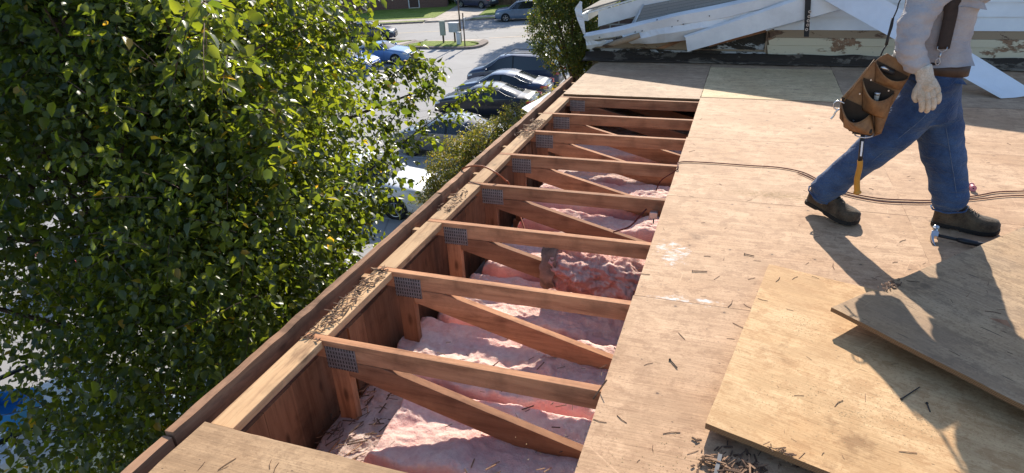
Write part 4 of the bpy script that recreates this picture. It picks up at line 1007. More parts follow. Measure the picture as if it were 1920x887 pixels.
# rolled hems
for c, d, r in (((0.482, 3.657, 0.125), (0.45, -0.28, 1), 0.071), ((1.104, 3.66, 0.108), (-0.12, 0, 1), 0.080)):
    m = MB(); c = Vector(c); d = Vector(d).normalized(); a = d.cross(Vector((0, 1, 0))).normalized(); b = d.cross(a); pts = [c+(a*math.cos(t*math.pi/12)*r+b*math.sin(t*math.pi/12)*r*0.95)*(1+0.05*math.sin(t*1.7)) for t in range(25)]
    m.tube(pts, 0.0045, 6, cap=False); m.build('hem', 'denim', person, smooth=True)
plain('seam_thread', (0.10, 0.14, 0.22), 0.9, 0, 0.2, 60)
for ids in ((1, 2, 3, 4, 5, 6), (1, 8, 9, 10, 11, 12)):
    m = MB(); m.tube(smoothpath([Vector(jv[i])+Vector((0.012, -(jr[i][1] if hasattr(jr[i], '__len__') else jr[i])*0.985, 0)) for i in ids], 6), 0.0016, 5); m.build('side_seam', 'seam_thread', person, smooth=True)
# shirt with both sleeves
sv_ = [(0.845, 3.60, 0.795), (0.84, 3.60, 0.88), (0.825, 3.60, 1.02), (0.83, 3.60, 1.14), (0.85, 3.60, 1.25), (0.875, 3.60, 1.315),
       (0.77, 3.47, 1.225), (0.705, 3.40, 1.11), (0.690, 3.37, 0.995), (0.712, 3.35, 0.925), (0.762, 3.335, 0.875),
       (0.915, 3.74, 1.225), (0.94, 3.81, 1.18), (0.97, 3.84, 1.14), (1.02, 3.83, 1.185), (1.07, 3.805, 1.245)]
se = [(0, 1), (1, 2), (2, 3), (3, 4), (4, 5), (4, 6), (6, 7), (7, 8), (8, 9), (9, 10), (4, 11), (11, 12), (12, 13), (13, 14), (14, 15)]
sr_ = [(.135, .128), (.150, .14), (.158, .145), (.16, .145), (.125, .115), (.06, .06), .085, .075, .066, .060, .046, .085, .072, .06, .052, .045]
shirt = skinned('shirt', sv_, se, sr_, 'shirt_cloth', root=2, sub=4, wr=0.0095, wrs=10, seed=5, parent=person)
# boots
def boot(heel, toe, pitch, name_label=None):
    """local x runs from heel to toe"""
    L = 0.295
    h = Vector(heel); t = Vector(toe); yaw = math.atan2((t-h).y, (t-h).x)
    r = bpy.data.objects.new('boot', None)
    P = []; ns = 22; nc = 20
    def wid(u): return 0.034+0.018*math.sin(min(1, u*1.3)*math.pi*0.5)+0.010*math.exp(-((u-0.72)/0.17)**2)-(0.0 if u < 0.9 else 0.030*((u-0.9)/0.1)**2)
    def hgt(u):
        if u < 0.38: return 0.115+0.01*math.cos(u*4)
        if u < 0.68: a = (u-0.38)/0.30; return 0.118*(1-a)**1.2+0.066*(1-(1-a)**1.2)
        return 0.066-0.012*((u-0.68)/0.32)-(0.020*max(0, (u-0.88)/0.12)**2)
    for i in range(ns+1):
        u = i/ns; row = []; x = u*L; w = wid(u) if 0 < i < ns else wid(u)*0.55; hh = hgt(u)*(1 if 0 < i < ns else 0.72)
        spring = 0.012*max(0, (u-0.7)/0.3)**2
        for k in range(nc+1):
            a = math.pi*k/nc; y = math.cos(a)*w*(1-0.15*math.sin(a)**4); z = 0.018+spring+math.sin(a)**0.62*hh if 0 < k < nc else 0.018+spring
            q = 0.0035*noise.noise(Vector((x*28, y*28, z*28)))
            if 0.45 < u < 0.72: q += 0.0025*math.sin(u*L*260)
            row.append((x, y*(1+q*9), z+q))
        P.append(row)
    m = MB(); m.grid(P); m.add(P[0][:], [tuple(range(nc+1))]); m.add(P[-1][:], [tuple(range(nc+1))])
    S = []
    for i in range(ns+1):
        u = i/ns; w = (wid(u)+0.005)*(1 if 0 < i < ns else 0.6); spring = 0.012*max(0, (u-0.7)/0.3)**2; hl = 0.0 if u < 0.30 or u > 0.36 else 0.0
        b = spring+(0.008 if 0.30 < u < 0.42 else 0.0); x = -0.003+u*(L+0.006)
        S.append([(x, -w, 0.0205+spring), (x, w, 0.0205+spring), (x, w*0.96, b), (x, -w*0.96, b), (x, -w, 0.0205+spring)])
    s = MB(); s.grid(S); s.add(S[0][:4], [(0, 1, 2, 3)]); s.add(S[-1][:4], [(0, 1, 2, 3)])
    lc = MB()
    for k in range(5):
        u = 0.42+k*0.055; z = hgt(u)+0.019; x = u*L; lc.tube([(x, -0.020, z-0.004), (x+0.004, 0, z+0.004), (x, 0.020, z-0.004)], 0.0026, 5)
        lc.tube([(x, -0.020, z-0.004), (x+0.014, 0.018, z-0.006)], 0.002, 5)
    M = Matrix.Translation(h) @ Matrix.Rotation(yaw, 4, 'Z') @ Matrix.Rotation(pitch, 4, 'Y')
    for mb in (m, s, lc): mb.v = [tuple(M @ Vector(v)) for v in mb.v]
    o = m.build('boot', 'boot_leather', person, smooth=True); s.build('sole', 'sole', o); lc.build('laces', 'sole', o)
    return o
boot((0.425, 3.715, 0.052), (0.66, 3.56, 0.0), R(10))
boot((1.045, 3.680, 0.003), (1.32, 3.605, 0.0), 0.0)

# glove with palm, four fingers and thumb
def glove(w, p, side, dirs, K=1.15, th=1):
    w = Vector(w); f = (Vector(p)-w).normalized(); n = Vector(side).normalized(); n = (n-f*n.dot(f)).normalized(); s = f.cross(n)*th   # s runs across the knuckles, n towards the palm
    o = skinned('glove', [w-f*0.055*K, w-f*0.01, w+f*0.03*K, w+f*0.058*K], [(0, 1), (1, 2), (2, 3)], [.040*K, .032*K, .031*K, .022*K], 'glove_cloth', root=1, sub=2, wr=0.002, wrs=26, parent=person)
    parts = [o]
    for k in range(4):
        off = s*(0.030-0.020*k)*K; kn = w+f*(0.080, 0.086, 0.083, 0.074)[k]*K+off-n*0.004
        mc = skinned('m', [w+f*0.0+off*0.55, w+f*0.045*K+off*0.9-n*0.004, kn], [(0, 1), (1, 2)], [.017*K, .0165*K, .0145*K], 'glove_cloth', root=0, sub=2, parent=person)
        ln = (0.062, 0.070, 0.066, 0.052)[k]*K; cu = dirs*(1+0.12*(k % 2)-0.1*k*0.3)
        p1 = kn+(f*0.88+n*0.45*cu)*ln*0.46; p2 = p1+(f*0.55+n*0.82*cu)*ln*0.34; p3 = p2+(f*0.25+n*0.95*cu)*ln*0.27
        fo = skinned('finger', [kn-f*0.01, kn, p1, p2, p3], [(0, 1), (1, 2), (2, 3), (3, 4)], [.0125*K, .0130*K, .0118*K, .0110*K, .0092*K], 'glove_cloth', root=0, sub=2, parent=person); parts += [mc, fo]
    to = skinned('thumb', [w+f*0.012+s*0.014, w+f*0.032*K+s*0.036*K+n*0.004, w+f*0.058*K+s*0.046*K+n*0.014, w+f*0.082*K+s*0.038*K+n*0.026], [(0, 1), (1, 2), (2, 3)], [.016*K, .0155*K, .0135*K, .0105*K], 'glove_cloth', root=0, sub=2, parent=person); parts.append(to)
    with_join(parts, 'glove')
    return o
def with_join(parts, name):
    a = parts[0]; V_, F_ = [], []
    for o in parts:
        k = len(V_); V_ += [tuple(v.co) for v in o.data.vertices]; F_ += [tuple(i+k for i in pl.vertices) for pl in o.data.polygons]
    me = bpy.data.meshes.new(name); me.from_pydata(V_, [], F_); me.materials.append(a.data.materials[0]); me.shade_smooth(); a.data = me; a.name = name
    for o in parts[1:]: bpy.data.objects.remove(o)
glove((0.775, 3.325, 0.845), (0.812, 3.31, 0.75), (-0.25, 1.0, 0.1), 0.75, th=-1)
glove((1.09, 3.80, 1.27), (1.14, 3.78, 1.35), (0.1, -1.0, 0.1), 0.75, th=1)

# ------------------------------------------------------------------ tool belt with pouches
def leather():
    t = NT('belt_leather'); a = t.noise(14, None, 7, 0.7); c = t.ramp(a, [(0.3, (0.12, 0.055, 0.025)), (0.65, (0.30, 0.155, 0.065))])
    t.bump(t.noise(60, None, 4), 0.3, 0.003); MATS['belt_leather'] = t.out(c, 0.6, 0, 0.35)
leather(); plain('dark_leather', (0.05, 0.028, 0.02), 0.6, 0, 0.25, 20); plain('inner_shade_leather', (0.05, 0.03, 0.018), 0.9, 0, 0.2, 20)
tb = empty('tool_belt', (0.84, 3.58, 0.87)); tag(tb, 'brown leather tool belt with three gaping pouches, held up by dark suspenders', 'tool belt')
m = MB(); P = []
for k in range(49):
    a = 2*math.pi*k/48; x = 0.845+0.158*math.cos(a); y = 3.60+0.150*math.sin(a); z = 0.862-0.02*math.cos(a)
    P.append([(x, y, z-0.028), (x, y, z+0.028)])
m.grid(P); o = wp(m, 'belt', 'dark_leather', tb, smooth=True); s = o.modifiers.new('s', 'SOLIDIFY'); s.thickness = 0.006; s.offset = 1
yp = 3.385
def PY(px, py, y=yp): return WY(px, py, y)
# backing panel hugging the hip
def curved(poly, dy, th, name, mat, parent):
    m = MB(); m.slab([Vector((p.x, p.y+dy, p.z)) for p in poly], (0, th, 0)); return wp(m, name, mat, parent, bevel=0.002)
back = [PY(1652, 106), PY(1664, 100), PY(1712, 130), PY(1704, 146), PY(1668, 205), PY(1650, 252), PY(1636, 257), PY(1592, 246), PY(1574, 222), PY(1576, 186), PY(1600, 160), PY(1625, 128)]
curved(back, 0.0, 0.006, 'pouch_backing', 'belt_leather', tb)
def pocket(rimL, rimR, botL, botR, depth, name, tint='belt_leather', sag=0.012):
    """an open pocket bulging towards -y between two side lines"""
    m = MB(); P = []; n = 16; mm = 9
    for j in range(mm+1):
        v = j/mm; L_ = Vector(rimL).lerp(Vector(botL), v); R_ = Vector(rimR).lerp(Vector(botR), v); row = []
        for i in range(n+1):
            u = i/n; p = L_.lerp(R_, u); bul = math.sin(math.pi*u)**0.75*depth*(1-0.55*v**2.2)
            dz = -sag*math.sin(math.pi*u)*(1-v)
            row.append((p.x-0.25*bul*(1-v), p.y-bul-0.001+0.002*noise.noise(Vector((u*6, v*6, depth*90))), p.z+dz-0.45*bul*(1-v)))
        P.append(row)
    m.grid(P); o = wp(m, name, tint, tb, smooth=True); s = o.modifiers.new('s', 'SOLIDIFY'); s.thickness = 0.0032; s.offset = 0
    m = MB(); m.tube([Vector(p)+Vector((0, 0, 0.0)) for p in P[0]], 0.0036, 6); wp(m, 'pocket_rim', 'belt_leather', tb, smooth=True)
    m = MB(); A_ = Vector(rimL)+Vector((0, -.0015, .012)); B_ = Vector(rimR)+Vector((0, -.0015, .012)); m.add([A_, B_, Vector(botR)+Vector((0, -.0015, 0)), Vector(botL)+Vector((0, -.0015, 0))], [(0, 1, 2, 3)]); wp(m, 'pocket_shade_patch', 'inner_shade_leather', tb)  # dark patch that paints the shade inside the open pocket
    m = MB(); vs = [P[-1][i] for i in range(n+1)]; m.add(vs, [tuple(range(n+1))]); wp(m, 'pocket_floor', 'inner_shade_leather', tb)
pocket(PY(1643, 118, yp-.002), PY(1702, 148, yp-.002), PY(1640, 152, yp-.002), PY(1688, 168, yp-.002), 0.045, 'small_pocket')
pocket(PY(1618, 150, yp-.003), PY(1676, 176, yp-.003), PY(1616, 205, yp-.003), PY(1662, 222, yp-.003), 0.078, 'middle_pocket')
pocket(PY(1577, 186, yp-.004), PY(1634, 212, yp-.004), PY(1582, 238, yp-.004), PY(1640, 252, yp-.004), 0.095, 'large_pocket')
pocket(PY(1640, 206, yp-.002), PY(1668, 206, yp-.002), PY(1640, 250, yp-.002), PY(1652, 250, yp-.002), 0.022, 'side_pocket')
m = MB(); m.tube([PY(1640, 112, yp-.006), PY(1620, 138, yp-.008), PY(1600, 165, yp-.006), PY(1582, 190, yp-.004)], 0.004, 6); wp(m, 'edge_binding', 'belt_leather', tb, smooth=True)
for q in ((1690, 153), (1633, 150), (1612, 176), (1660, 215), (1666, 170), (1600, 226), (1648, 240)):
    m = MB(); m.disc(PY(*q, yp-0.008), (0, 1, 0), 0.0038, 0.006, 10); wp(m, 'rivet', 'bright_steel', tb)
m = MB(); pts = [PY(1603, 248, yp-.02), PY(1604, 254, yp-.05), PY(1618, 258, yp-.065), PY(1634, 256, yp-.05), PY(1636, 250, yp-.02), PY(1620, 246, yp-.012), PY(1603, 248, yp-.02)]; m.tube(smoothpath(pts, 4), 0.0032, 7); wp(m, 'hammer_loop', 'bright_steel', tb, smooth=True)
m = MB(); m.slab([PY(1598, 240, yp-.012), PY(1640, 246, yp-.012), PY(1640, 256, yp-.012), PY(1598, 251, yp-.012)], (0, 0.006, 0)); wp(m, 'loop_strap', 'dark_leather', tb)
# front pouch and buckle at the far hip
m = MB(); m.slab([WY(1765, 132, 3.47), WY(1790, 118, 3.50), WY(1786, 148, 3.50), WY(1768, 158, 3.47)], (0, 0.012, 0)); wp(m, 'front_pouch', 'belt_leather', tb, bevel=0.003)
for q in ((1796, 112), (1793, 120), (1787, 127)):
    m = MB(); c = WY(*q, 3.49); m.tube([c+Vector((0.011*math.cos(a*math.pi/6), -0.002, 0.011*math.sin(a*math.pi/6))) for a in range(13)], 0.003, 6); wp(m, 'buckle_ring', 'dark_leather', tb, smooth=True)
# suspenders
def strap(pts, w, name, mat='dark_strap', th=0.004, nrm=(0.25, -1, 0.1)):
    m = MB(); n = Vector(nrm).normalized(); pts = smoothpath(pts, 6); P = []
    for i, p in enumerate(pts):
        d = (pts[min(i+1, len(pts)-1)]-pts[max(i-1, 0)]).normalized(); s = d.cross(n).normalized()
        ww = w if not hasattr(w, '__len__') else w[0]+(w[1]-w[0])*i/(len(pts)-1)
        P.append([p-s*ww/2, p+s*ww/2])
    m.grid(P); o = wp(m, name, mat, tb, smooth=True); q = o.modifiers.new('s', 'SOLIDIFY'); q.thickness = th; q.offset = 0; return o
plain('brown_strap', (0.035, 0.022, 0.018), 0.8, 0, 0.2, 40)
ys = 3.435
strap([(0.90, 3.62, 1.325), (0.925, 3.50, 1.28), WY(1789, 0, ys), WY(1782, 30, ys), WY(1768, 92, ys-.005)], (0.062, 0.055), 'suspender', 'brown_strap')
strap([(0.84, 3.70, 1.33), (0.98, 3.74, 1.24), WY(1822, 0, 3.60), WY(1822, 30, 3.60)], 0.05, 'suspender', 'brown_strap')
m = MB(); a = WY(1757, 92, ys-.012); b = WY(1775, 93, ys-.012); c = WY(1766, 98, ys-.014); m.tube([a+Vector((0, 0, .012)), a, c, b, b+Vector((0, 0, .012))], 0.0025, 6)
m.tube([WY(1764, 98, ys-.014), WY(1762, 106, ys-.012), WY(1760, 111, ys-.012)], [0.004, 0.0055, 0.003], 7)
m.tube(smoothpath([WY(1761, 108, ys-.014), WY(1754, 114, ys-.016), WY(1756, 122, ys-.014), WY(1762, 118, ys-.014), WY(1761, 108, ys-.014)], 4), 0.0028, 6); wp(m, 'snap_hook', 'steel', tb, smooth=True)
m = MB(); m.tube(smoothpath([(0.76, 3.66, 1.30), WY(1692, -6, 3.50), WY(1682, 18, 3.47), WY(1674, 36, 3.45)], 5), 0.003, 6); m.tube([WY(1674, 34, 3.45), WY(1671, 50, 3.44), WY(1665, 70, 3.43), WY(1662, 84, 3.42)], [0.006, 0.007, 0.0055, 0.007], 8)
m.tube([WY(1662, 84, 3.42), WY(1656, 94, 3.41), WY(1650, 108, 3.40)], 0.0035, 6); wp(m, 'back_suspender', 'dark_strap', tb, smooth=True)

# tools carried in it
r = empty('tape_measure', PY(1664, 132, yp-0.018)); tag(r, 'dark case with a shiny silver end in the top pouch', 'tool')
m = MB(); m.tube([(-0.028, 0, 0.012), (-0.02, 0, 0.010), (0.02, 0, -0.008), (0.03, 0, -0.013)], [0.009, 0.0135, 0.0135, 0.008], 12); m.build('case', 'black_rubber', r, smooth=True)
m = MB(); m.tube([(-0.031, -0.006, 0.014), (-0.018, -0.012, 0.0135), (0.004, -0.013, 0.0035)], [0.004, 0.0065, 0.0035], 8); m.build('end_cap', 'bright_steel', r, smooth=True)
plain('blue_plastic', (0.03, 0.04, 0.16), 0.35, 0, 0.1)
r = empty('chisel', PY(1642, 190, yp-0.028)); tag(r, 'steel topped tool with a blue handle in the middle pouch', 'tool')
m = MB(); m.tube([(0, 0, 0.042), (0, 0, 0.038), (0, 0, 0.03)], [0.012, 0.0145, 0.0125], 12); m.build('cap', 'bright_steel', r, smooth=True)
m = MB(); m.tube([(0, 0, 0.030), (0, 0, 0.0)], [0.0115, 0.010], 12); m.build('grip', 'glove_cloth', r, smooth=True)
m = MB(); m.box(-0.008, 0.010, -0.007, 0.007, -0.055, 0.0); m.build('blade_handle', 'blue_plastic', r, bevel=0.003)
r = empty('pliers', PY(1568, 205, yp-0.03)); tag(r, 'bright steel pliers hooked over the rear edge of the largest pouch', 'pliers')
m = MB(); m.tube(smoothpath([(0.030, 0, 0.03), (0.004, 0, 0.040), (-0.014, 0, 0.03), (-0.012, 0, 0.008), (0.006, 0, -0.004)], 5), 0.0035, 7); m.build('handle', 'bright_steel', r, smooth=True)
m = MB(); m.tube(smoothpath([(0.014, 0, 0.004), (0.0, 0, -0.012), (-0.006, 0, -0.032), (-0.016, 0, -0.048)], 5), 0.0045, 7); m.build('jaw', 'bright_steel', r, smooth=True)
# hatchet-style hammer hanging through the loop
ht = PY(1618, 250, yp-0.035); hb = PY(1606, 362, yp-0.03)
r = empty('hammer', ht); tag(r, 'hammer with a curved yellow handle hanging from the tool belt', 'hammer')
dd = (hb-ht); m = MB(); m.tube([Vector((0, 0, 0.0)), dd*0.25, dd*0.46], [0.0095, 0.0105, 0.011], 10); m.build('neck', 'black_rubber', r, smooth=True)
m = MB(); m.slab([dd*0.12+Vector((-.004, -.0105, 0)), dd*0.12+Vector((.004, -.0105, 0)), dd*0.36+Vector((.004, -.0115, 0)), dd*0.36+Vector((-.004, -.0115, 0))], (0, -0.001, 0)); m.build('pale_stripe', 'white_siding', r)
m = MB(); m.tube(smoothpath([dd*0.44, dd*0.56+Vector((0.002, 0, 0)), dd*0.75+Vector((-0.004, 0, 0)), dd*0.92+Vector((0, 0, 0)), dd+Vector((0.004, 0, 0))], 5), [0.0125+0.002*(i/20)+(0.004 if i > 17 else 0) for i in range(21)], 12); m.build('handle', 'yellow_grip', r, smooth=True)
m = MB(); m.box(-0.035, 0.02, -0.012, 0.012, 0.0, 0.022); m.tube([(0.02, 0, 0.011), (0.036, 0, 0.011)], 0.012, 12); m.build('head', 'dark_strap', r, bevel=0.003)
# ------------------------------------------------------------------ cars
def paint(name, c, metal=0.5, rough=0.3):
    t = NT(name); f = t.noise(3, None, 6); cc = t.ramp(f, [(0.3, tuple(x*0.9 for x in c)), (0.7, c)])
    t.b.inputs['Coat Weight'].default_value = 0.55; t.b.inputs['Coat Roughness'].default_value = 0.05
    MATS[name] = t.out(cc, rough, metal*0.4, 0.4)
paint('paint_black', (0.010, 0.012, 0.022)); paint('paint_greyblue', (0.05, 0.075, 0.135)); paint('paint_van', (0.035, 0.05, 0.095)); paint('paint_silver', (0.13, 0.14, 0.16), 0.6)
paint('paint_white', (0.74, 0.75, 0.77), 0.05); paint('paint_lightblue', (0.13, 0.24, 0.44), 0.4); paint('paint_blue', (0.04, 0.12, 0.40), 0.4); paint('paint_slate', (0.13, 0.19, 0.28), 0.4); paint('paint_navy', (0.03, 0.035, 0.075), 0.3)
def glassm():
    t = NT('car_glass'); t.out((0.012, 0.015, 0.018), 0.05, 0.0, 0.6); t.b.inputs['Coat Weight'].default_value = 0.2; t.b.inputs['Coat Roughness'].default_value = 0.02; MATS['car_glass'] = t.m
glassm(); plain('tyre', (0.02, 0.02, 0.021), 0.8, 0, 0.1); plain('rim', (0.42, 0.42, 0.44), 0.3, 0.8, 0.05); plain('arch_dark', (0.008, 0.008, 0.008), 0.9, 0, 0.1)
plain('lamp_red', (0.45, 0.015, 0.01), 0.12, 0, 0.05, spec=0.8); plain('lamp_clear', (0.55, 0.56, 0.58), 0.1, 0.3, 0.05, spec=0.8); plain('grille', (0.015, 0.015, 0.016), 0.35, 0.3, 0.1); plain('plate_white', (0.6, 0.6, 0.62), 0.5, 0, 0.02)
KIND = {
 'sedan': dict(L=4.75, W=1.84, roof=[(0, .60), (.015, .93), (.06, 1.06), (.15, 1.09), (.33, 1.39), (.44, 1.45), (.55, 1.44), (.60, 1.40), (.755, 1.02), (.90, .90), (.975, .74), (1, .52)], belt=[(0, .58), (.015, .88), (.15, .99), (.755, .95), (.90, .84), (.975, .70), (1, .50)], r0=.15, r1=.33, f1=.60, f0=.755, wr=.335, ax=(.20, .80)),
 'suv': dict(L=4.65, W=1.86, roof=[(0, .65), (.01, 1.02), (.03, 1.12), (.115, 1.58), (.20, 1.68), (.45, 1.70), (.58, 1.64), (.735, 1.13), (.93, 1.0), (.98, .85), (1, .60)], belt=[(0, .62), (.01, .98), (.03, 1.06), (.735, 1.03), (.93, .92), (.98, .80), (1, .58)], r0=.03, r1=.115, f1=.58, f0=.735, wr=.36, ax=(.195, .80)),
 'van': dict(L=5.1, W=1.98, roof=[(0, .65), (.01, 1.02), (.025, 1.12), (.10, 1.62), (.16, 1.72), (.5, 1.76), (.64, 1.66), (.82, 1.12), (.94, .98), (.985, .78), (1, .55)], belt=[(0, .62), (.01, .98), (.025, 1.06), (.82, .98), (.94, .88), (.985, .72), (1, .52)], r0=.025, r1=.10, f1=.64, f0=.82, wr=.34, ax=(.20, .80)),
 'coupe': dict(L=4.6, W=1.80, roof=[(0, .60), (.015, .90), (.06, .98), (.20, 1.0), (.36, 1.28), (.46, 1.33), (.56, 1.30), (.70, .98), (.92, .86), (.98, .74), (1, .5)], belt=[(0, .58), (.015, .86), (.20, .93), (.70, .92), (.92, .80), (.98, .70), (1, .48)], r0=.20, r1=.36, f1=.56, f0=.70, wr=.33, ax=(.19, .80)),
}
def interp(pts, u):
    for (a, b), (c, d) in zip(pts, pts[1:]):
        if u <= c: return b+(d-b)*(u-a)/(c-a+1e-9)
    return pts[-1][1]
def car(kind, name, label, cat, loc, rz, mat, group='cars parked in the lot', nose_dark=False, rack=False):
    K = KIND[kind]; L, W = K['L'], K['W']; root = empty(name, loc, rz); tag(root, label, cat, group)
    us = sorted(set([round(i/46, 4) for i in range(47)]+[K[k] for k in ('r0', 'r1', 'f0', 'f1')]+[.008, .992]))
    us = [u for i, u in enumerate(us) if i == 0 or u-us[i-1] > 0.004 or u in (K['r0'], K['r1'], K['f0'], K['f1'])]
    Hm = max(p[1] for p in K['roof']); rows = []
    def sm(pts, u):
        return (interp(pts, max(0, u-.012))+2*interp(pts, u)+interp(pts, min(1, u+.012)))/4 if .05 < u < .95 else interp(pts, u)
    for u in us:
        x = (u-0.5)*L; e = 2*abs(u-0.5); w = W/2*(1-0.16*max(0, (e-0.72)/0.28)**2.2-0.02*e)
        if u in (us[0], us[-1]): w *= 0.93
        b = sm(K['belt'], u); r = sm(K['roof'], u); h = max(0.0, min(1.0, (r-b-0.08)/(Hm-b-0.08))) if K['r0'] <= u <= K['f0'] else 0.0
        lo = 0.24+0.10*max(0, (e-0.86)/0.14)
        ed = w*(0.93-0.19*h); ez = b+0.035 if h == 0 else b+0.035+(r-0.055-b-0.035)*h
        if h == 0: ez = min(ez, r-0.005)
        xx = x-0.03*math.copysign(1, x)*0 
        cols = [(w*0.93, lo), (w*0.985, lo+0.10), (w, 0.5), (w*0.985, b-0.10), (w*0.965, b), (ed, ez), (ed*0.86, ez+(r-ez)*0.62), (ed*0.5, ez+(r-ez)*0.93), (0, r)]
        row = [(x, y, z) for y, z in cols]+[(x, -y, z) for y, z in reversed(cols[:-1])]
        rows.append(row)
    nc = len(rows[0]); body, ws, rg, side = MB(), MB(), MB(), MB()
    vs = [p for r in rows for p in r]
    def add(mb, i, j):
        q = [rows[i][j], rows[i][j+1], rows[i+1][j+1], rows[i+1][j]]; mb.add(q, [(0, 1, 2, 3)])
    F = {'b': [], 'w': [], 'r': [], 's': []}
    for i in range(len(rows)-1):
        um = (us[i]+us[i+1])/2
        for j in range(nc-1):
            k = 'b'
            if 5 <= j <= 10:
                if K['f1'] < um < K['f0']: k = 'w'
                elif K['r0'] < um < K['r1']: k = 'r'
            if j in (4, 11) and K['r0']+.02 < um < K['f0']-.01: k = 's'
            F[k].append((i*nc+j, i*nc+j+1, (i+1)*nc+j+1, (i+1)*nc+j))
    F['b'] += [tuple(range(nc)), tuple(len(vs)-nc+k for k in range(nc))]
    F['b'] += [(i*nc, (i+1)*nc, (i+1)*nc+nc-1, i*nc+nc-1) for i in range(len(rows)-1)]
    def sub(fs, nm, mt, smooth=True):
        used = sorted({v for f in fs for v in f}); mp = {v: i for i, v in enumerate(used)}; m = MB(); m.add([vs[v] for v in used], [tuple(mp[v] for v in f) for f in fs]); o = m.build(nm, mt, root, smooth=smooth); return o
    bo = sub(F['b'], 'body', mat)
    sub(F['w'], 'windshield', 'car_glass'); sub(F['r'], 'rear_window', 'car_glass'); sub([f for f in F['s'] if f[0] % nc < 8], 'side_window', 'car_glass'); sub([f for f in F['s'] if f[0] % nc >= 8], 'side_window', 'car_glass')
    # pillars and rails along the glass edges
    idx = {u: i for i, u in enumerate(us)}
    for sgn, j in ((1, 5), (-1, 11)):
        m = MB(); pts = [Vector(rows[i][j]) for i in range(idx[K['r0']], idx[K['f0']]+1)]; m.tube(pts, 0.026, 6); m.build('roof_rail', mat, root, smooth=True)
        m = MB(); ib = min(range(len(us)), key=lambda i: abs(us[i]-.47)); a = Vector(rows[ib][4 if sgn > 0 else 12]); b = Vector(rows[ib][j]); m.bar(a+Vector((0, sgn*.004, 0)), b+Vector((0, sgn*.004, 0)), 0.02, 0.07, (1, 0, 0)); m.build('door_pillar', 'grille', root)
        for uu in (0.30, 0.47, 0.64):
            ii = min(range(len(us)), key=lambda i: abs(us[i]-uu)); m = MB(); rws = [Vector(rows[ii][c if sgn > 0 else nc-1-c])+Vector((0, sgn*0.001, 0)) for c in (1, 2, 3, 4)]; m.tube(rws, 0.004, 4); m.build('door_seam', 'arch_dark', root)
        for uu in (0.35, 0.52):
            m = MB(); m.box((uu-.5)*L-.09, (uu-.5)*L+.09, sgn*W/2*0.985-.012, sgn*W/2*0.985+.012, 0.83, 0.86); m.build('door_handle', mat, root, bevel=0.006)
        m = MB(); xm = (K['f0']-.06-.5)*L; m.tube([(xm, sgn*W/2*0.93, 1.0), (xm, sgn*(W/2+.06), 1.02), (xm-.01, sgn*(W/2+.17), 1.03)], [0.03, 0.075, 0.05], 8); m.build('side_mirror', mat, root, smooth=True)
        m = MB(); x0 = -L/2; m.slab([(x0+.02, sgn*W*.30, .80), (x0+.02, sgn*W*.44, .80), (x0+.26, sgn*(W/2*.975), .84), (x0+.26, sgn*(W/2*.975), .95), (x0+.03, sgn*W*.43, .93), (x0+.01, sgn*W*.30, .92)], (-0.03, sgn*.012, 0)); m.build('tail_light', 'lamp_red', root)
        m = MB(); x1 = L/2; m.slab([(x1-.06, sgn*W*.30, .62), (x1-.10, sgn*W*.44, .62), (x1-.38, sgn*(W/2*.96), .70), (x1-.38, sgn*(W/2*.95), .79), (x1-.12, sgn*W*.42, .75), (x1-.07, sgn*W*.30, .72)], (0.03, sgn*.012, 0)); m.build('headlight', 'lamp_clear', root)
        for uu in K['ax']:
            xa = (uu-.5)*L; R_ = 0.335 if kind in ('suv', 'van') else 0.32; yo = sgn*(W/2+0.004)
            m = MB(); m.disc((xa, yo-sgn*0.05, R_+.02), (0, 1, 0), R_+0.055, 0.104, 28); m.build('wheel_arch', 'arch_dark', root)
            m = MB(); m.tube([(xa, yo-sgn*.20, R_), (xa, yo-sgn*.19, R_), (xa, yo-sgn*.005, R_), (xa, yo+sgn*.010, R_)], [R_-.04, R_, R_, R_-.035], 28); ty = m.build('wheel', 'tyre', root, smooth=False)
            m = MB(); m.disc((xa, yo+sgn*.010, R_), (0, 1, 0), R_*0.66, 0.006, 24); m.build('hub', 'arch_dark', ty)
            m = MB(); m.tube([(xa+R_*.66*math.cos(t*math.pi/12), yo+sgn*.014, R_+R_*.66*math.sin(t*math.pi/12)) for t in range(25)], 0.014, 5, cap=False)
            for q in range(5):
                t = q*2*math.pi/5+.3; m.bar((xa, yo+sgn*.016, R_), (xa+R_*.64*math.cos(t), yo+sgn*.016, R_+R_*.64*math.sin(t)), 0.05, 0.012, (0, 1, 0))
            m.build('rim', 'rim', ty)
    m = MB(); m.box(L/2-.06, L/2+.004, -W*.27, W*.27, .40 if not nose_dark else .38, .62 if not nose_dark else .80); m.build('grille', 'grille', root, bevel=0.02)
    m = MB(); m.box(-L/2-.012, -L/2+.03, -.26, .26, .66, .78); m.build('rear_plate', 'plate_white', root)
    m = MB(); m.box(-L/2-.02, -L/2+.10, -W*.42, W*.42, .30, .44); m.build('rear_bumper', 'grille', root, bevel=0.03)
    m = MB(); m.box(L/2-.14, L/2+.012, -W*.40, W*.40, .26, .37); m.build('front_bumper', 'grille', root, bevel=0.03)
    if rack:
        for s in (-1, 1): m = MB(); m.tube([(-1.2, s*.62, Hm-.03), (-1.1, s*.62, Hm+.04), (0.2, s*.62, Hm+.05), (0.4, s*.62, Hm-.04)], 0.018, 6); m.build('roof_rack', 'grille', root)
    return root
g1 = GZ+0.005; PI = math.pi
def gp(x, y): return (x, y, g1)
car('sedan', 'parked_car', 'black sedan in the near row, red tail light towards the building', 'car', gp(-10.9, 27.1), PI+R(1), 'paint_black')
car('sedan', 'parked_car', 'grey blue sedan parked between the black sedan and the minivan', 'car', gp(-11.1, 29.85), PI+R(2), 'paint_greyblue')
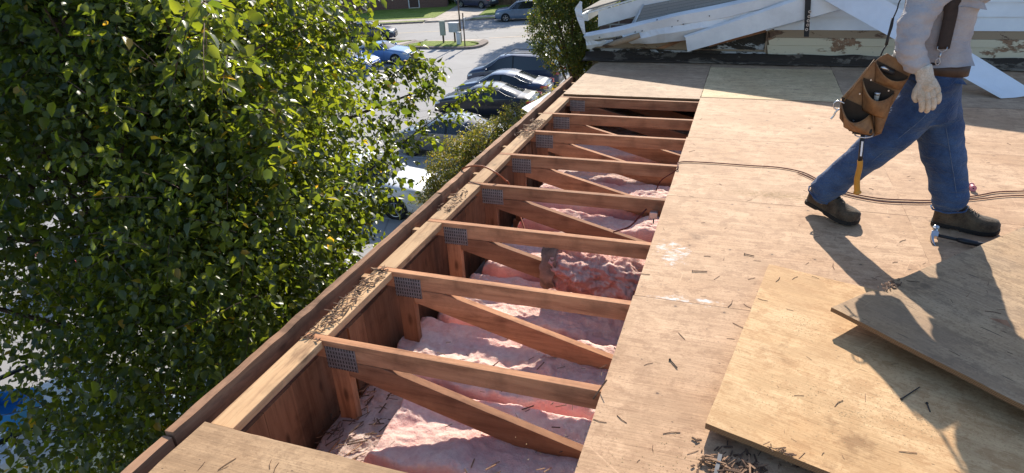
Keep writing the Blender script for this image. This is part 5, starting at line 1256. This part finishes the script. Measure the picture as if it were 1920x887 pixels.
car('van', 'parked_car', 'blue grey minivan at the far end of the near row, half under the tree', 'minivan', gp(-11.5, 32.9), PI+R(2), 'paint_van', rack=True)
car('sedan', 'parked_car', 'silver grey sedan with sun glare on its rear window, behind the low olive tree', 'car', gp(-10.3, 21.9), PI-R(3), 'paint_silver')
car('suv', 'parked_car', 'white car with a black headlight, nose against the building, seen past the pear tree', 'car', gp(-10.9, 16.4), R(2), 'paint_white', nose_dark=True)
car('coupe', 'parked_car', 'light blue coupe facing right in the far row, sun on its hood', 'car', gp(-22.6, 38.0), R(3), 'paint_lightblue')
car('sedan', 'parked_car', 'bright blue car half hidden by leaves, beside the light blue coupe', 'car', gp(-23.7, 34.9), R(3), 'paint_blue')
car('sedan', 'parked_car', 'dark car on the near side of the street, only its front showing past the leaves', 'car', (*(O0+U*(-8.2)+V*(1.5)).to_2d(), g1), ua, 'paint_navy', 'cars parked along the street')
car('suv', 'parked_car', 'slate blue sport utility car parked along the far kerb', 'car', (*(O0+U*(4.3)+V*(9.0)).to_2d(), g1), ua+PI, 'paint_slate', 'cars parked along the street', rack=True)
car('suv', 'parked_car', 'dark sport utility car standing in the driveway of the house across the street', 'car', (*(O0+U*(0.1)+V*(19.2)).to_2d(), GZ+.15), ua+R(90)+R(50), 'paint_navy', 'cars parked along the street')
# small red car glimpsed in the lot through the big tree's gaps is left to the lot; a pale sedan closer in
car('sedan', 'parked_car', 'pale car seen only through the gaps of the big pear tree', 'car', gp(-15.8, 12.0), R(88), 'paint_silver')

# white work truck at the lower left corner
tk = empty('work_truck', (-9.5, 3.1, GZ), R(70)); tag(tk, 'white work truck with black rack and blue bin, at the lower left corner', 'truck')
def tbx(n, mt, *b, bev=0.02, parent=tk): m = MB(); m.box(*b); return m.build(n, mt, parent, bevel=bev)
tbx('cargo_body', 'paint_white', -2.6, 1.0, -1.0, 1.0, 0.55, 2.15, bev=0.08); tbx('cab', 'paint_white', 1.02, 2.5, -0.95, 0.95, 0.5, 1.95, bev=0.18); tbx('hood', 'paint_white', 2.4, 3.3, -0.9, 0.9, 0.5, 1.2, bev=0.12)
tbx('windshield', 'car_glass', 2.44, 2.53, -0.8, 0.8, 1.25, 1.8)
for x in (-1.7, 2.3):
    for s in (-1, 1): m = MB(); m.disc((x, s*0.92, 0.38), (0, 1, 0), 0.38, 0.24, 24); m.build('wheel', 'tyre', tk)
for s in (-1, 1): m = MB(); m.bar((-2.6, s*0.8, 2.32), (2.4, s*0.8, 2.32), 0.05, 0.05); m.build('rack_rail', 'grille', tk)
for x in (-2.4, -1.2, 0.0, 1.0, 2.2): m = MB(); m.bar((x, -0.9, 2.36), (x, 0.9, 2.36), 0.05, 0.04); m.bar((x, .8, 2.1), (x, .8, 2.36), .04, .04); m.bar((x, -.8, 2.1), (x, -.8, 2.36), .04, .04); m.build('rack_bar', 'grille', tk)
plain('blue_bin_plastic', (0.03, 0.22, 0.52), 0.4, 0, 0.08)
bi = empty('storage_bin', (-8.75, 3.95, GZ+2.386), R(25)); tag(bi, 'open blue bin on the rack of the white truck', 'bin')
for nm_, b in (('bin_floor', (-.32, .32, -.25, .25, 0, .03)), ('bin_side', (-.32, .32, -.28, -.25, 0, .25)), ('bin_side', (-.32, .32, .25, .28, 0, .25)), ('bin_end', (-.35, -.32, -.28, .28, 0, .25)), ('bin_end', (.32, .35, -.28, .28, 0, .25))):
    tbx(nm_, 'blue_bin_plastic', *b, bev=0.006, parent=bi)

# ------------------------------------------------------------------ street furniture on the island
plain('box_green', (0.30, 0.32, 0.27), 0.6, 0, 0.08); plain('box_grey', (0.40, 0.42, 0.44), 0.5, 0.2, 0.08); plain('wood_post', (0.14, 0.09, 0.065), 0.9, 0, 0.2)
gi = GZ+0.18
def at(px, py): p = WZ(px, py, gi); return p
r = empty('utility_cabinet', at(832, 80)); tag(r, 'tall narrow grey green cabinet on a short post, at the left of the island', 'utility box')
m = MB(); m.box(-0.05, 0.05, -0.05, 0.05, 0, 0.55); m.build('post', 'wood_post', r); m = MB(); m.box(-0.19, 0.19, -0.11, 0.11, 0.52, 1.50); m.build('cabinet', 'box_green', r, bevel=0.02); m = MB(); m.box(-0.17, 0.17, -0.118, -0.111, 0.56, 1.44); m.build('door', 'box_green', r)
m = MB(); m.box(-0.21, 0.21, -0.13, 0.13, 1.50, 1.54); m.build('lid', 'box_green', r)
r = empty('mailbox_cluster', at(853.5, 79)); tag(r, 'grey cluster mailbox with rows of small doors, on a single post', 'mailbox')
m = MB(); m.box(-0.05, 0.05, -0.05, 0.05, 0, 0.72); m.build('post', 'wood_post', r); m = MB(); m.box(-0.36, 0.36, -0.2, 0.2, 0.72, 1.34); m.build('cabinet', 'box_grey', r, bevel=0.01)
m = MB(); m.box(-0.39, 0.39, -0.24, 0.24, 1.34, 1.40); m.build('roof', 'plate_white', r)
for i in range(4):
    for j in range(4): m = MB(); m.box(-0.335+i*0.17, -0.18+i*0.17, -0.212, -0.201, 0.745+j*0.148, 0.875+j*0.148); m.build('mailbox_door', 'box_grey', r, bevel=0.004)
r = empty('pedestal', at(861, 83)); tag(r, 'small pale utility pedestal standing on the grass before the tall pole', 'utility box')
m = MB(); m.box(-0.14, 0.14, -0.12, 0.12, 0, 0.78); m.build('shell', 'plate_white', r, bevel=0.02); m = MB(); m.box(-0.155, 0.155, -0.135, 0.135, 0.78, 0.86); m.build('cap', 'box_grey', r, bevel=0.02)
p0 = at(861.5, 81); r = empty('utility_pole', (p0.x, p0.y+.35, p0.z)); tag(r, 'tall slim brown pole rising out of the picture beside the mailboxes', 'pole')
m = MB(); m.tube([(0, 0, 0), (-0.02, 0, 4.2)], [0.06, 0.05], 10); m.build('pole', 'wood_post', r, smooth=True); m = MB(); m.tube([(-0.02, 0, 4.2), (-0.02, 0, 4.26)], [0.07, 0.02], 10); m.build('cap', 'grille', r)
r = empty('sign_post', at(872, 87)); tag(r, 'wooden post with a narrow sign seen edge on, at the tip of the island', 'sign')
m = MB(); m.box(-0.045, 0.045, -0.045, 0.045, 0, 2.25); m.build('post', 'wood_post', r, bevel=0.005); m = MB(); m.box(0.03, 0.10, -0.30, 0.32, 1.35, 1.95); m.build('sign_panel', 'box_grey', r, bevel=0.004)
r.rotation_euler.z = R(22)

# ------------------------------------------------------------------ houses across the street
plain('garage_white', (0.55, 0.55, 0.56), 0.6, 0, 0.05); plain('fence_wood', (0.15, 0.085, 0.055), 0.9, 0, 0.3, 3); plain('far_roof', (0.12, 0.10, 0.09), 0.95, 0, 0.15, 3); plain('door_dark', (0.07, 0.035, 0.025), 0.6, 0, 0.2); plain('pane', (0.02, 0.025, 0.03), 0.08, 0, 0.05, spec=0.8)
def house(a0, a1, b0, depth, h, label, wall, door_a=None, garage_a=None, wins=()):
    o = O0+U*a0+V*b0; r = empty('house', (o.x, o.y, GZ+0.1), ua); tag(r, label, 'house', 'houses across the street'); w = a1-a0
    m = MB(); m.box(0, w, 0, depth, 0, h); m.build('wall', wall, r)
    m = MB(); rh = h+depth*0.28; m.slab([(-.4, -.4, h-.02), (-.4, depth+.4, h-.02), (-.4, depth/2, rh)], (w+.8, 0, 0)); m.build('roof', 'far_roof', r)
    if door_a is not None:
        x = door_a-a0; m = MB(); m.box(x-.48, x+.48, -.02, .0, .15, 2.2); d = m.build('door', 'door_dark', r); m = MB(); m.box(x-.6, x+.6, -.05, -.0, 0.0, .14); m.build('door_step', 'concrete', r)
        m = MB(); m.box(x-.2, x+.2, -.03, -.021, 1.3, 1.9); m.build('door_pane', 'pane', d); m = MB(); m.disc((x+.38, -.05, 1.1), (0, 1, 0), .04, .06, 10); m.build('handle', 'rim', d)
        for s in (-1, 1): m = MB(); m.box(x+s*.54-.05, x+s*.54+.05, -.04, 0, .14, 2.28); m.build('door_frame', 'garage_white', r)
    if garage_a is not None:
        x = garage_a-a0
        m = MB()
        for k in range(4): m.box(x-1.25, x+1.25, -.03, -.005, .05+k*.53, .56+k*.53)
        m.build('garage_door', 'garage_white', r)
    for (x, z, ww, hh) in wins:
        m = MB(); m.box(x-ww/2-.07, x+ww/2+.07, -.035, -.0, z-.07, z+hh+.07); f = m.build('window', 'garage_white', r); m = MB(); m.box(x-ww/2, x-.03, -.045, -.036, z, z+hh); m.box(x+.03, x+ww/2, -.045, -.036, z, z+hh); m.build('pane', 'pane', f)
    return r
house(-36, -21, 21.5, 9, 5.4, 'dark brick house at the left, glimpsed over the leaves across the street', 'house_brick', -22, None, [(4, .9, 1.4, 1.3), (8, .9, 1.4, 1.3), (4, 3.4, 1.4, 1.3), (12, 3.4, 1.4, 1.3)])
house(-20, -3.1, 20.9, 9, 4.7, 'dark brick house with a panelled door and a bush, left of the driveway', 'house_brick', -6.6, None, [(2.4, .9, 1.6, 1.3), (2.4, 3.5, 1.4, 1.3), (8.6, 3.5, 1.4, 1.3), (8.2, .95, 1.4, 1.2)])
house(-2.9, 9.0, 25.5, 9, 5.4, 'set back house with a white garage door at the end of the driveway', 'house_brick', None, -1.4, [(4.6, .9, 1.5, 1.3), (8.4, 3.5, 1.5, 1.3)])
house(12, 28, 27, 9, 5.4, 'far right brick house across the street, mostly behind trees', 'house_brick', 14, None, [(3, .9, 1.5, 1.3), (10, .9, 1.5, 1.3), (3, 3.5, 1.5, 1.3), (10, 3.5, 1.5, 1.3)])
o = O0+U*(1.9)+V*19.5; r = empty('garden_fence', (o.x, o.y, GZ+.15), ua); tag(r, 'tall brown board fence right of the driveway', 'fence')
for k in range(8): m = MB(); m.box(k*1.83-.05, k*1.83+.05, -.05, .05, 0, 1.95); m.build('post', 'fence_wood', r)
m = MB()
for k in range(84): m.box(k*.152, k*.152+.142, -.075, -.052, .04, 1.86+.01*math.sin(k*5))
m.build('boards', 'fence_wood', r)
# ------------------------------------------------------------------ trees
LT = np.array([(0, 0, 0), (-0.42, 0.22, 0.10), (0, 0.30, -0.02), (0.42, 0.22, 0.10), (-0.40, 0.58, 0.08), (0, 0.62, -0.05), (0.40, 0.58, 0.08), (0, 1.0, -0.16)])
LF = np.array([(0, 2, 1, 1), (0, 3, 2, 2), (1, 2, 5, 4), (2, 3, 6, 5), (4, 5, 7, 7), (5, 6, 7, 7)])
def leaves_mesh(name, P, D, N, L, mat, parent, wfac=0.72):
    n = len(P); D = D/np.linalg.norm(D, axis=1, keepdims=True); S = np.cross(D, N); S /= np.maximum(np.linalg.norm(S, axis=1, keepdims=True), 1e-6); N = np.cross(S, D)
    w = (wfac*L)[:, None, None]; l = L[:, None, None]
    V_ = P[:, None, :]+S[:, None, :]*(LT[None, :, 0:1]*w)+D[:, None, :]*(LT[None, :, 1:2]*l)+N[:, None, :]*(LT[None, :, 2:3]*l)
    V_ = V_.reshape(-1, 3).astype(np.float32)
    me = bpy.data.meshes.new(name); me.vertices.add(n*8); me.vertices.foreach_set('co', V_.ravel())
    tri = [(0, 2, 1), (0, 3, 2), (4, 5, 7), (5, 6, 7)]; quad = [(1, 2, 5, 4), (2, 3, 6, 5)]
    per = np.array([i for t in tri for i in t]+[i for q in quad for i in q]); loops = (np.arange(n)[:, None]*8+per[None, :]).ravel()
    me.loops.add(len(loops)); me.loops.foreach_set('vertex_index', loops.astype(np.int32))
    tot = np.array([3, 3, 3, 3, 4, 4]); st0 = np.concatenate([[0], np.cumsum(tot)[:-1]]); nl = tot.sum()
    me.polygons.add(n*6); me.polygons.foreach_set('loop_start', (np.arange(n)[:, None]*nl+st0[None, :]).ravel().astype(np.int32))
    try: me.polygons.foreach_set('loop_total', np.tile(tot, n).astype(np.int32))
    except Exception: pass
    me.materials.append(MATS[mat]); me.update(calc_edges=True); me.validate()
    o = bpy.data.objects.new(name, me); col.objects.link(o); o.parent = parent; return o
def unit(v): return v/np.maximum(np.linalg.norm(v, axis=-1, keepdims=True), 1e-9)
def tree(name, label, cat, base, stems, ells, n_twig, lpt, ll, mat, seed, group=None, droop=0.55, shell=0.55, gap=0.0, extra=None, limbs=40, twig_r=0.003, tl=0.38, wfac=0.72, stem_r=0.13):
    rg = np.random.default_rng(seed); base = np.array(base, float)
    root = empty(name, tuple(base)); tag(root, label, cat, group)
    vol = np.array([e[3]*e[4]*e[5] for e in ells]); C, Ctr = [], []
    while sum(len(c) for c in C) < n_twig:
        k = rg.choice(len(ells), 4000, p=vol/vol.sum()); E_ = np.array(ells)[k]
        u = unit(rg.normal(size=(4000, 3))); r = rg.random(4000)**(1/3); r = np.where(rg.random(4000) < shell, 0.72+0.28*rg.random(4000), r)
        p = E_[:, :3]+u*r[:, None]*E_[:, 3:6]
        q = p*1.9
        f = np.sin(q[:, 0]*1.3+seed)*np.sin(q[:, 1]*1.7+2)*np.sin(q[:, 2]*1.5+1)+0.6*np.sin(q[:, 0]*3.1)*np.sin(q[:, 1]*2.7+seed)*np.sin(q[:, 2]*3.3)
        keep = (f > -gap*1.0) if gap else np.ones(4000, bool)
        if not gap: keep = np.ones(4000, bool)
        C.append(p[keep]); Ctr.append(E_[keep, :3])
    P0 = np.concatenate(C)[:n_twig]; CT = np.concatenate(Ctr)[:n_twig]
    out = unit(P0-CT+rg.normal(size=P0.shape)*0.35*np.linalg.norm(P0-CT, axis=1, keepdims=True)); out[:, 2] = out[:, 2]*0.6+0.35; d0 = unit(out+rg.normal(size=P0.shape)*0.35)
    LEN = tl*(0.6+0.8*rg.random(len(P0)))
    if extra is not None:
        for (a, b, cnt) in extra:
            a, b = np.array(a, float), np.array(b, float); t = rg.random(cnt)[:, None]; pp = a+(b-a)*t+rg.normal(size=(cnt, 3))*0.05
            P0 = np.concatenate([P0, pp]); d0 = np.concatenate([d0, unit((b-a)[None]/np.linalg.norm(b-a)+rg.normal(size=(cnt, 3))*0.8)]); LEN = np.concatenate([LEN, tl*0.55*(0.5+rg.random(cnt))])
    m = len(P0); side = unit(np.cross(d0, rg.normal(size=(m, 3))))
    ts = np.linspace(0.05, 1.0, lpt)
    pts = P0[:, None, :]+d0[:, None, :]*(ts[None, :, None]*LEN[:, None, None]); pts[..., 2] -= 0.18*(ts[None, :]**2)*LEN[:, None]
    ang = (np.arange(lpt)*2.4)[None, :]+rg.random((m, 1))*6.28; s2 = np.cross(d0, side)
    offd = side[:, None, :]*np.cos(ang)[..., None]+s2[:, None, :]*np.sin(ang)[..., None]
    ld = offd*1.0+d0[:, None, :]*0.45; ld[..., 2] -= droop; ld = unit(ld+rg.normal(size=ld.shape)*0.25)
    L = ll*(0.5+0.95*rg.random((m, lpt))**1.3)
    lp = pts+ld*0.25*L[..., None]
    nn = unit(np.array([0, 0, 1.0])+rg.normal(size=ld.shape)*0.65)
    lp = lp.reshape(-1, 3)-base; leaves_mesh('crown', lp, ld.reshape(-1, 3), nn.reshape(-1, 3), L.ravel(), mat, root, wfac)
    # trunk, limbs and twigs
    tm = MB()
    rr = random.Random(seed)
    for stp, r0 in stems:
        sp = smoothpath([Vector(p)-Vector(base) for p in stp], 6); k = len(sp); tm.tube(sp, [r0*(1-0.75*i/(k-1))*(1+0.08*math.sin(i*2.1)) for i in range(k)], 10)
    tm.build('trunk', 'bark', root, smooth=True)
    bm_ = MB()
    idx = rg.choice(m, min(limbs, m), replace=False)
    for i in idx:
        if (P0[i][0]**2+P0[i][1]**2)**0.5 < 5.2 and name == 'pear_tree': continue
        stp, r0 = stems[rr.randrange(len(stems))]; sp = [Vector(p) for p in stp]; t = rr.uniform(0.35, 1.0)*(len(sp)-1); a = min(int(t), len(sp)-2); s0 = sp[a].lerp(sp[a+1], t-a); e0 = Vector(P0[i]); mid = s0.lerp(e0, 0.5)+Vector((0, 0, 0.22*(e0-s0).length*rr.uniform(-.1, .6)))
        pth = smoothpath([s0-Vector(base), mid-Vector(base), e0-Vector(base)], 5); k = len(pth)
        rb = min(stem_r*0.35, 0.02+0.012*(e0-s0).length); bm_.tube(pth, [rb*(1-0.85*j/(k-1)) for j in range(k)], 6, cap=False)
    tw = rg.choice(m, min(m, 2600), replace=False) if m < 9000 else rg.choice(m, 3500, replace=False)
    if extra is not None:
        for (a, b, cnt) in extra: 
            va, vb = Vector(a)-Vector(base), Vector(b)-Vector(base); pth = smoothpath([va, va.lerp(vb, .5)+Vector((0, 0, 0.06)), vb], 5); bm_.tube(pth, [0.009*(1-0.7*j/(len(pth)-1)) for j in range(len(pth))], 6, cap=False)
        tw = np.concatenate([tw, np.arange(m-sum(e[2] for e in extra), m)])
    for i in tw:
        a = Vector(pts[i, 0]-base); b = Vector(pts[i, lpt//2]-base); c = Vector(pts[i, -1]-base); bm_.tube([a, b, c], [twig_r, twig_r*0.8, twig_r*0.4], 3, cap=False)
    bm_.build('branches', 'twig', root)
    return root
g0 = GZ+0.145
tree('pear_tree', 'big leafy tree filling the left of the picture beside the roof edge', 'tree', (-5.1, 4.3, g0),
     [([(-5.1, 4.3, g0), (-5.0, 4.2, -4), (-5.0, 4.15, -1.8), (-5.6, 4.5, 0.4), (-5.8, 4.6, 2.2)], 0.15), ([(-5.3, 4.5, g0), (-5.5, 4.3, -3.8), (-5.6, 4.3, -1.6), (-6.4, 4.5, 1.2)], 0.13), ([(-4.95, 4.5, g0), (-4.8, 4.6, -4), (-4.7, 4.7, -1.8), (-4.6, 4.8, -0.6)], 0.10)],
     [(-5.9, 4.2, 0.3, 2.3, 2.2, 2.25), (-5.7, 4.2, 1.7, 1.8, 1.7, 1.9), (-4.6, 4.5, -0.9, 1.15, 1.25, 1.7), (-3.9, 3.3, -2.1, 1.5, 1.4, 1.7), (-4.4, 4.1, -2.6, 1.4, 1.35, 1.5), (-7.4, 6.2, 1.6, 2.2, 2.0, 2.4), (-3.35, 3.45, 0.0, 0.75, 0.95, 1.6), (-4.0, 4.8, -0.1, 0.9, 0.95, 1.2), (-3.7, 4.1, 0.9, 0.8, 0.8, 1.0)],
     19000, 11, 0.063, 'pear_leaf', 11, gap=0.55, shell=0.35, extra=[((-3.2, 5.3, 0.2), WY(800, 110, 5.6), 26), ((-3.4, 5.2, -0.6), WY(905, 172, 6.3), 30), ((-3.4, 5.4, -0.4), WY(800, 150, 6.0), 34), ((-2.75, 2.9, 1.1), (-2.05, 2.15, 1.33), 16), ((-3.0, 2.9, 1.0), WY(425, 90, 2.75), 30), ((-3.2, 3.4, 0.8), WY(700, 20, 4.6), 34), ((-3.0, 3.2, 0.2), WY(500, 220, 3.0), 30), ((-3.4, 4.4, -1.0), WY(715, 380, 4.7), 24)], limbs=110)
tree('shade_tree', 'dense dark tree added behind the big leafy one, its unseen upper crown shading it', 'tree', (-9.6, 9.6, GZ),
     [([(-9.6, 9.6, GZ), (-9.5, 9.5, -3), (-9.3, 9.4, 0)], 0.2)], [(-9.6, 9.6, -0.2, 2.4, 2.6, 2.6), (-7.6, 9.3, 4.7, 3.2, 1.9, 3.1)], 9500, 9, 0.11, 'dark_leaf', 12, limbs=40)  # upper crown is out of view, added to shade the pear tree's left side
tree('shade_tree', 'tree at the far left of the lot, glimpsed between the nearer leaves', 'tree', (-13.5, 5.0, GZ),
     [([(-13.5, 5.0, GZ), (-13.4, 5.1, -3), (-13.3, 5.0, 0)], 0.2)], [(-13.5, 5.0, 0.2, 2.6, 2.9, 3.0)], 2600, 9, 0.12, 'dark_leaf', 13, limbs=30)
tree('low_tree', 'low olive green tree beside the fascia, in front of the silver sedan', 'tree', (-7.0, 15.8, GZ+.12),
     [([(-7.0, 15.8, GZ+.12), (-6.9, 15.9, -5.0), (-6.7, 16.0, -4.0)], 0.08)], [(-7.1, 15.7, -4.8, 1.05, 1.3, 1.0), (-6.35, 16.1, -4.25, 0.95, 1.1, 0.85), (-5.8, 16.6, -3.65, 0.6, 0.8, 0.6), (-7.5, 15.2, -5.6, 0.8, 1.0, 0.8)], 3400, 9, 0.06, 'olive_leaf', 14, limbs=40, tl=0.24, droop=0.25)
tree('maple_tree', 'dense round green tree at the left end of the peeling wall, yellowing at its tips', 'tree', (-5.0, 20.4, GZ+.12),
     [([(-5.0, 20.4, GZ+.12), (-5.1, 20.4, -4), (-5.2, 20.4, -1.5)], 0.14)], [(-5.15, 20.4, -1.5, 1.35, 1.5, 1.35), (-5.05, 20.4, -0.3, 1.15, 1.3, 1.1), (-4.3, 20.8, -2.3, 1.1, 1.2, 1.1), (-3.2, 19.6, -2.6, 1.1, 1.2, 1.3)], 5200, 9, 0.075, 'maple_leaf', 15, limbs=50, tl=0.24, droop=0.35)
tree('lot_tree', 'rounded tree farther down the lot whose shade falls on the asphalt', 'tree', (-14.2, 49.5, GZ),
     [([(-14.2, 49.5, GZ), (-14.2, 49.5, -4), (-14.2, 49.5, -2)], 0.16)], [(-14.0, 49.4, -1.6, 3.0, 3.0, 2.6), (-13.4, 49.4, 0.4, 2.2, 2.2, 2.0)], 3000, 9, 0.15, 'dark_leaf', 16, limbs=30, tl=0.45)
tree('street_tree', 'second tree beyond the lot entrance, behind the dense round one', 'tree', (-9.0, 50.5, GZ),
     [([(-9.0, 50.5, GZ), (-9.0, 50.5, -4), (-9.0, 50.5, -2)], 0.16)], [(-9.0, 50.5, -1.2, 3.2, 3.2, 3.0)], 2200, 8, 0.17, 'dark_leaf', 17, limbs=20, tl=0.45)
tree('bush', 'dark rounded bush against the brick house across the road', 'shrub', (-32.4, 68.2, GZ+.15),
     [([(-32.4, 68.2, GZ+.15), (-32.4, 68.2, -5.3)], 0.05)], [(-32.4, 68.2, -5.5, 1.9, 0.9, 1.0)], 900, 8, 0.11, 'dark_leaf', 18, limbs=8, tl=0.3, twig_r=0.006)
tree('yard_tree', 'tree on the lawn beside the wooden fence across the road', 'tree', (-22.6, 66.5, GZ+.15),
     [([(-22.6, 66.5, GZ+.15), (-22.6, 66.5, -3), (-22.5, 66.5, 0)], 0.17)], [(-22.5, 66.5, -0.2, 3.0, 3.0, 2.3)], 1500, 8, 0.17, 'dark_leaf', 19, limbs=20, tl=0.5)
tree('flower_bush', 'small bush with reddish tips at the corner below the far fascia', 'shrub', (-3.9, 14.0, GZ+.14),
     [([(-3.9, 14.0, GZ+.14), (-3.9, 14, -3.6)], 0.06)], [(-3.9, 13.9, -3.5, 1.0, 1.6, 1.6)], 1500, 8, 0.06, 'olive_leaf', 20, limbs=12, tl=0.25)
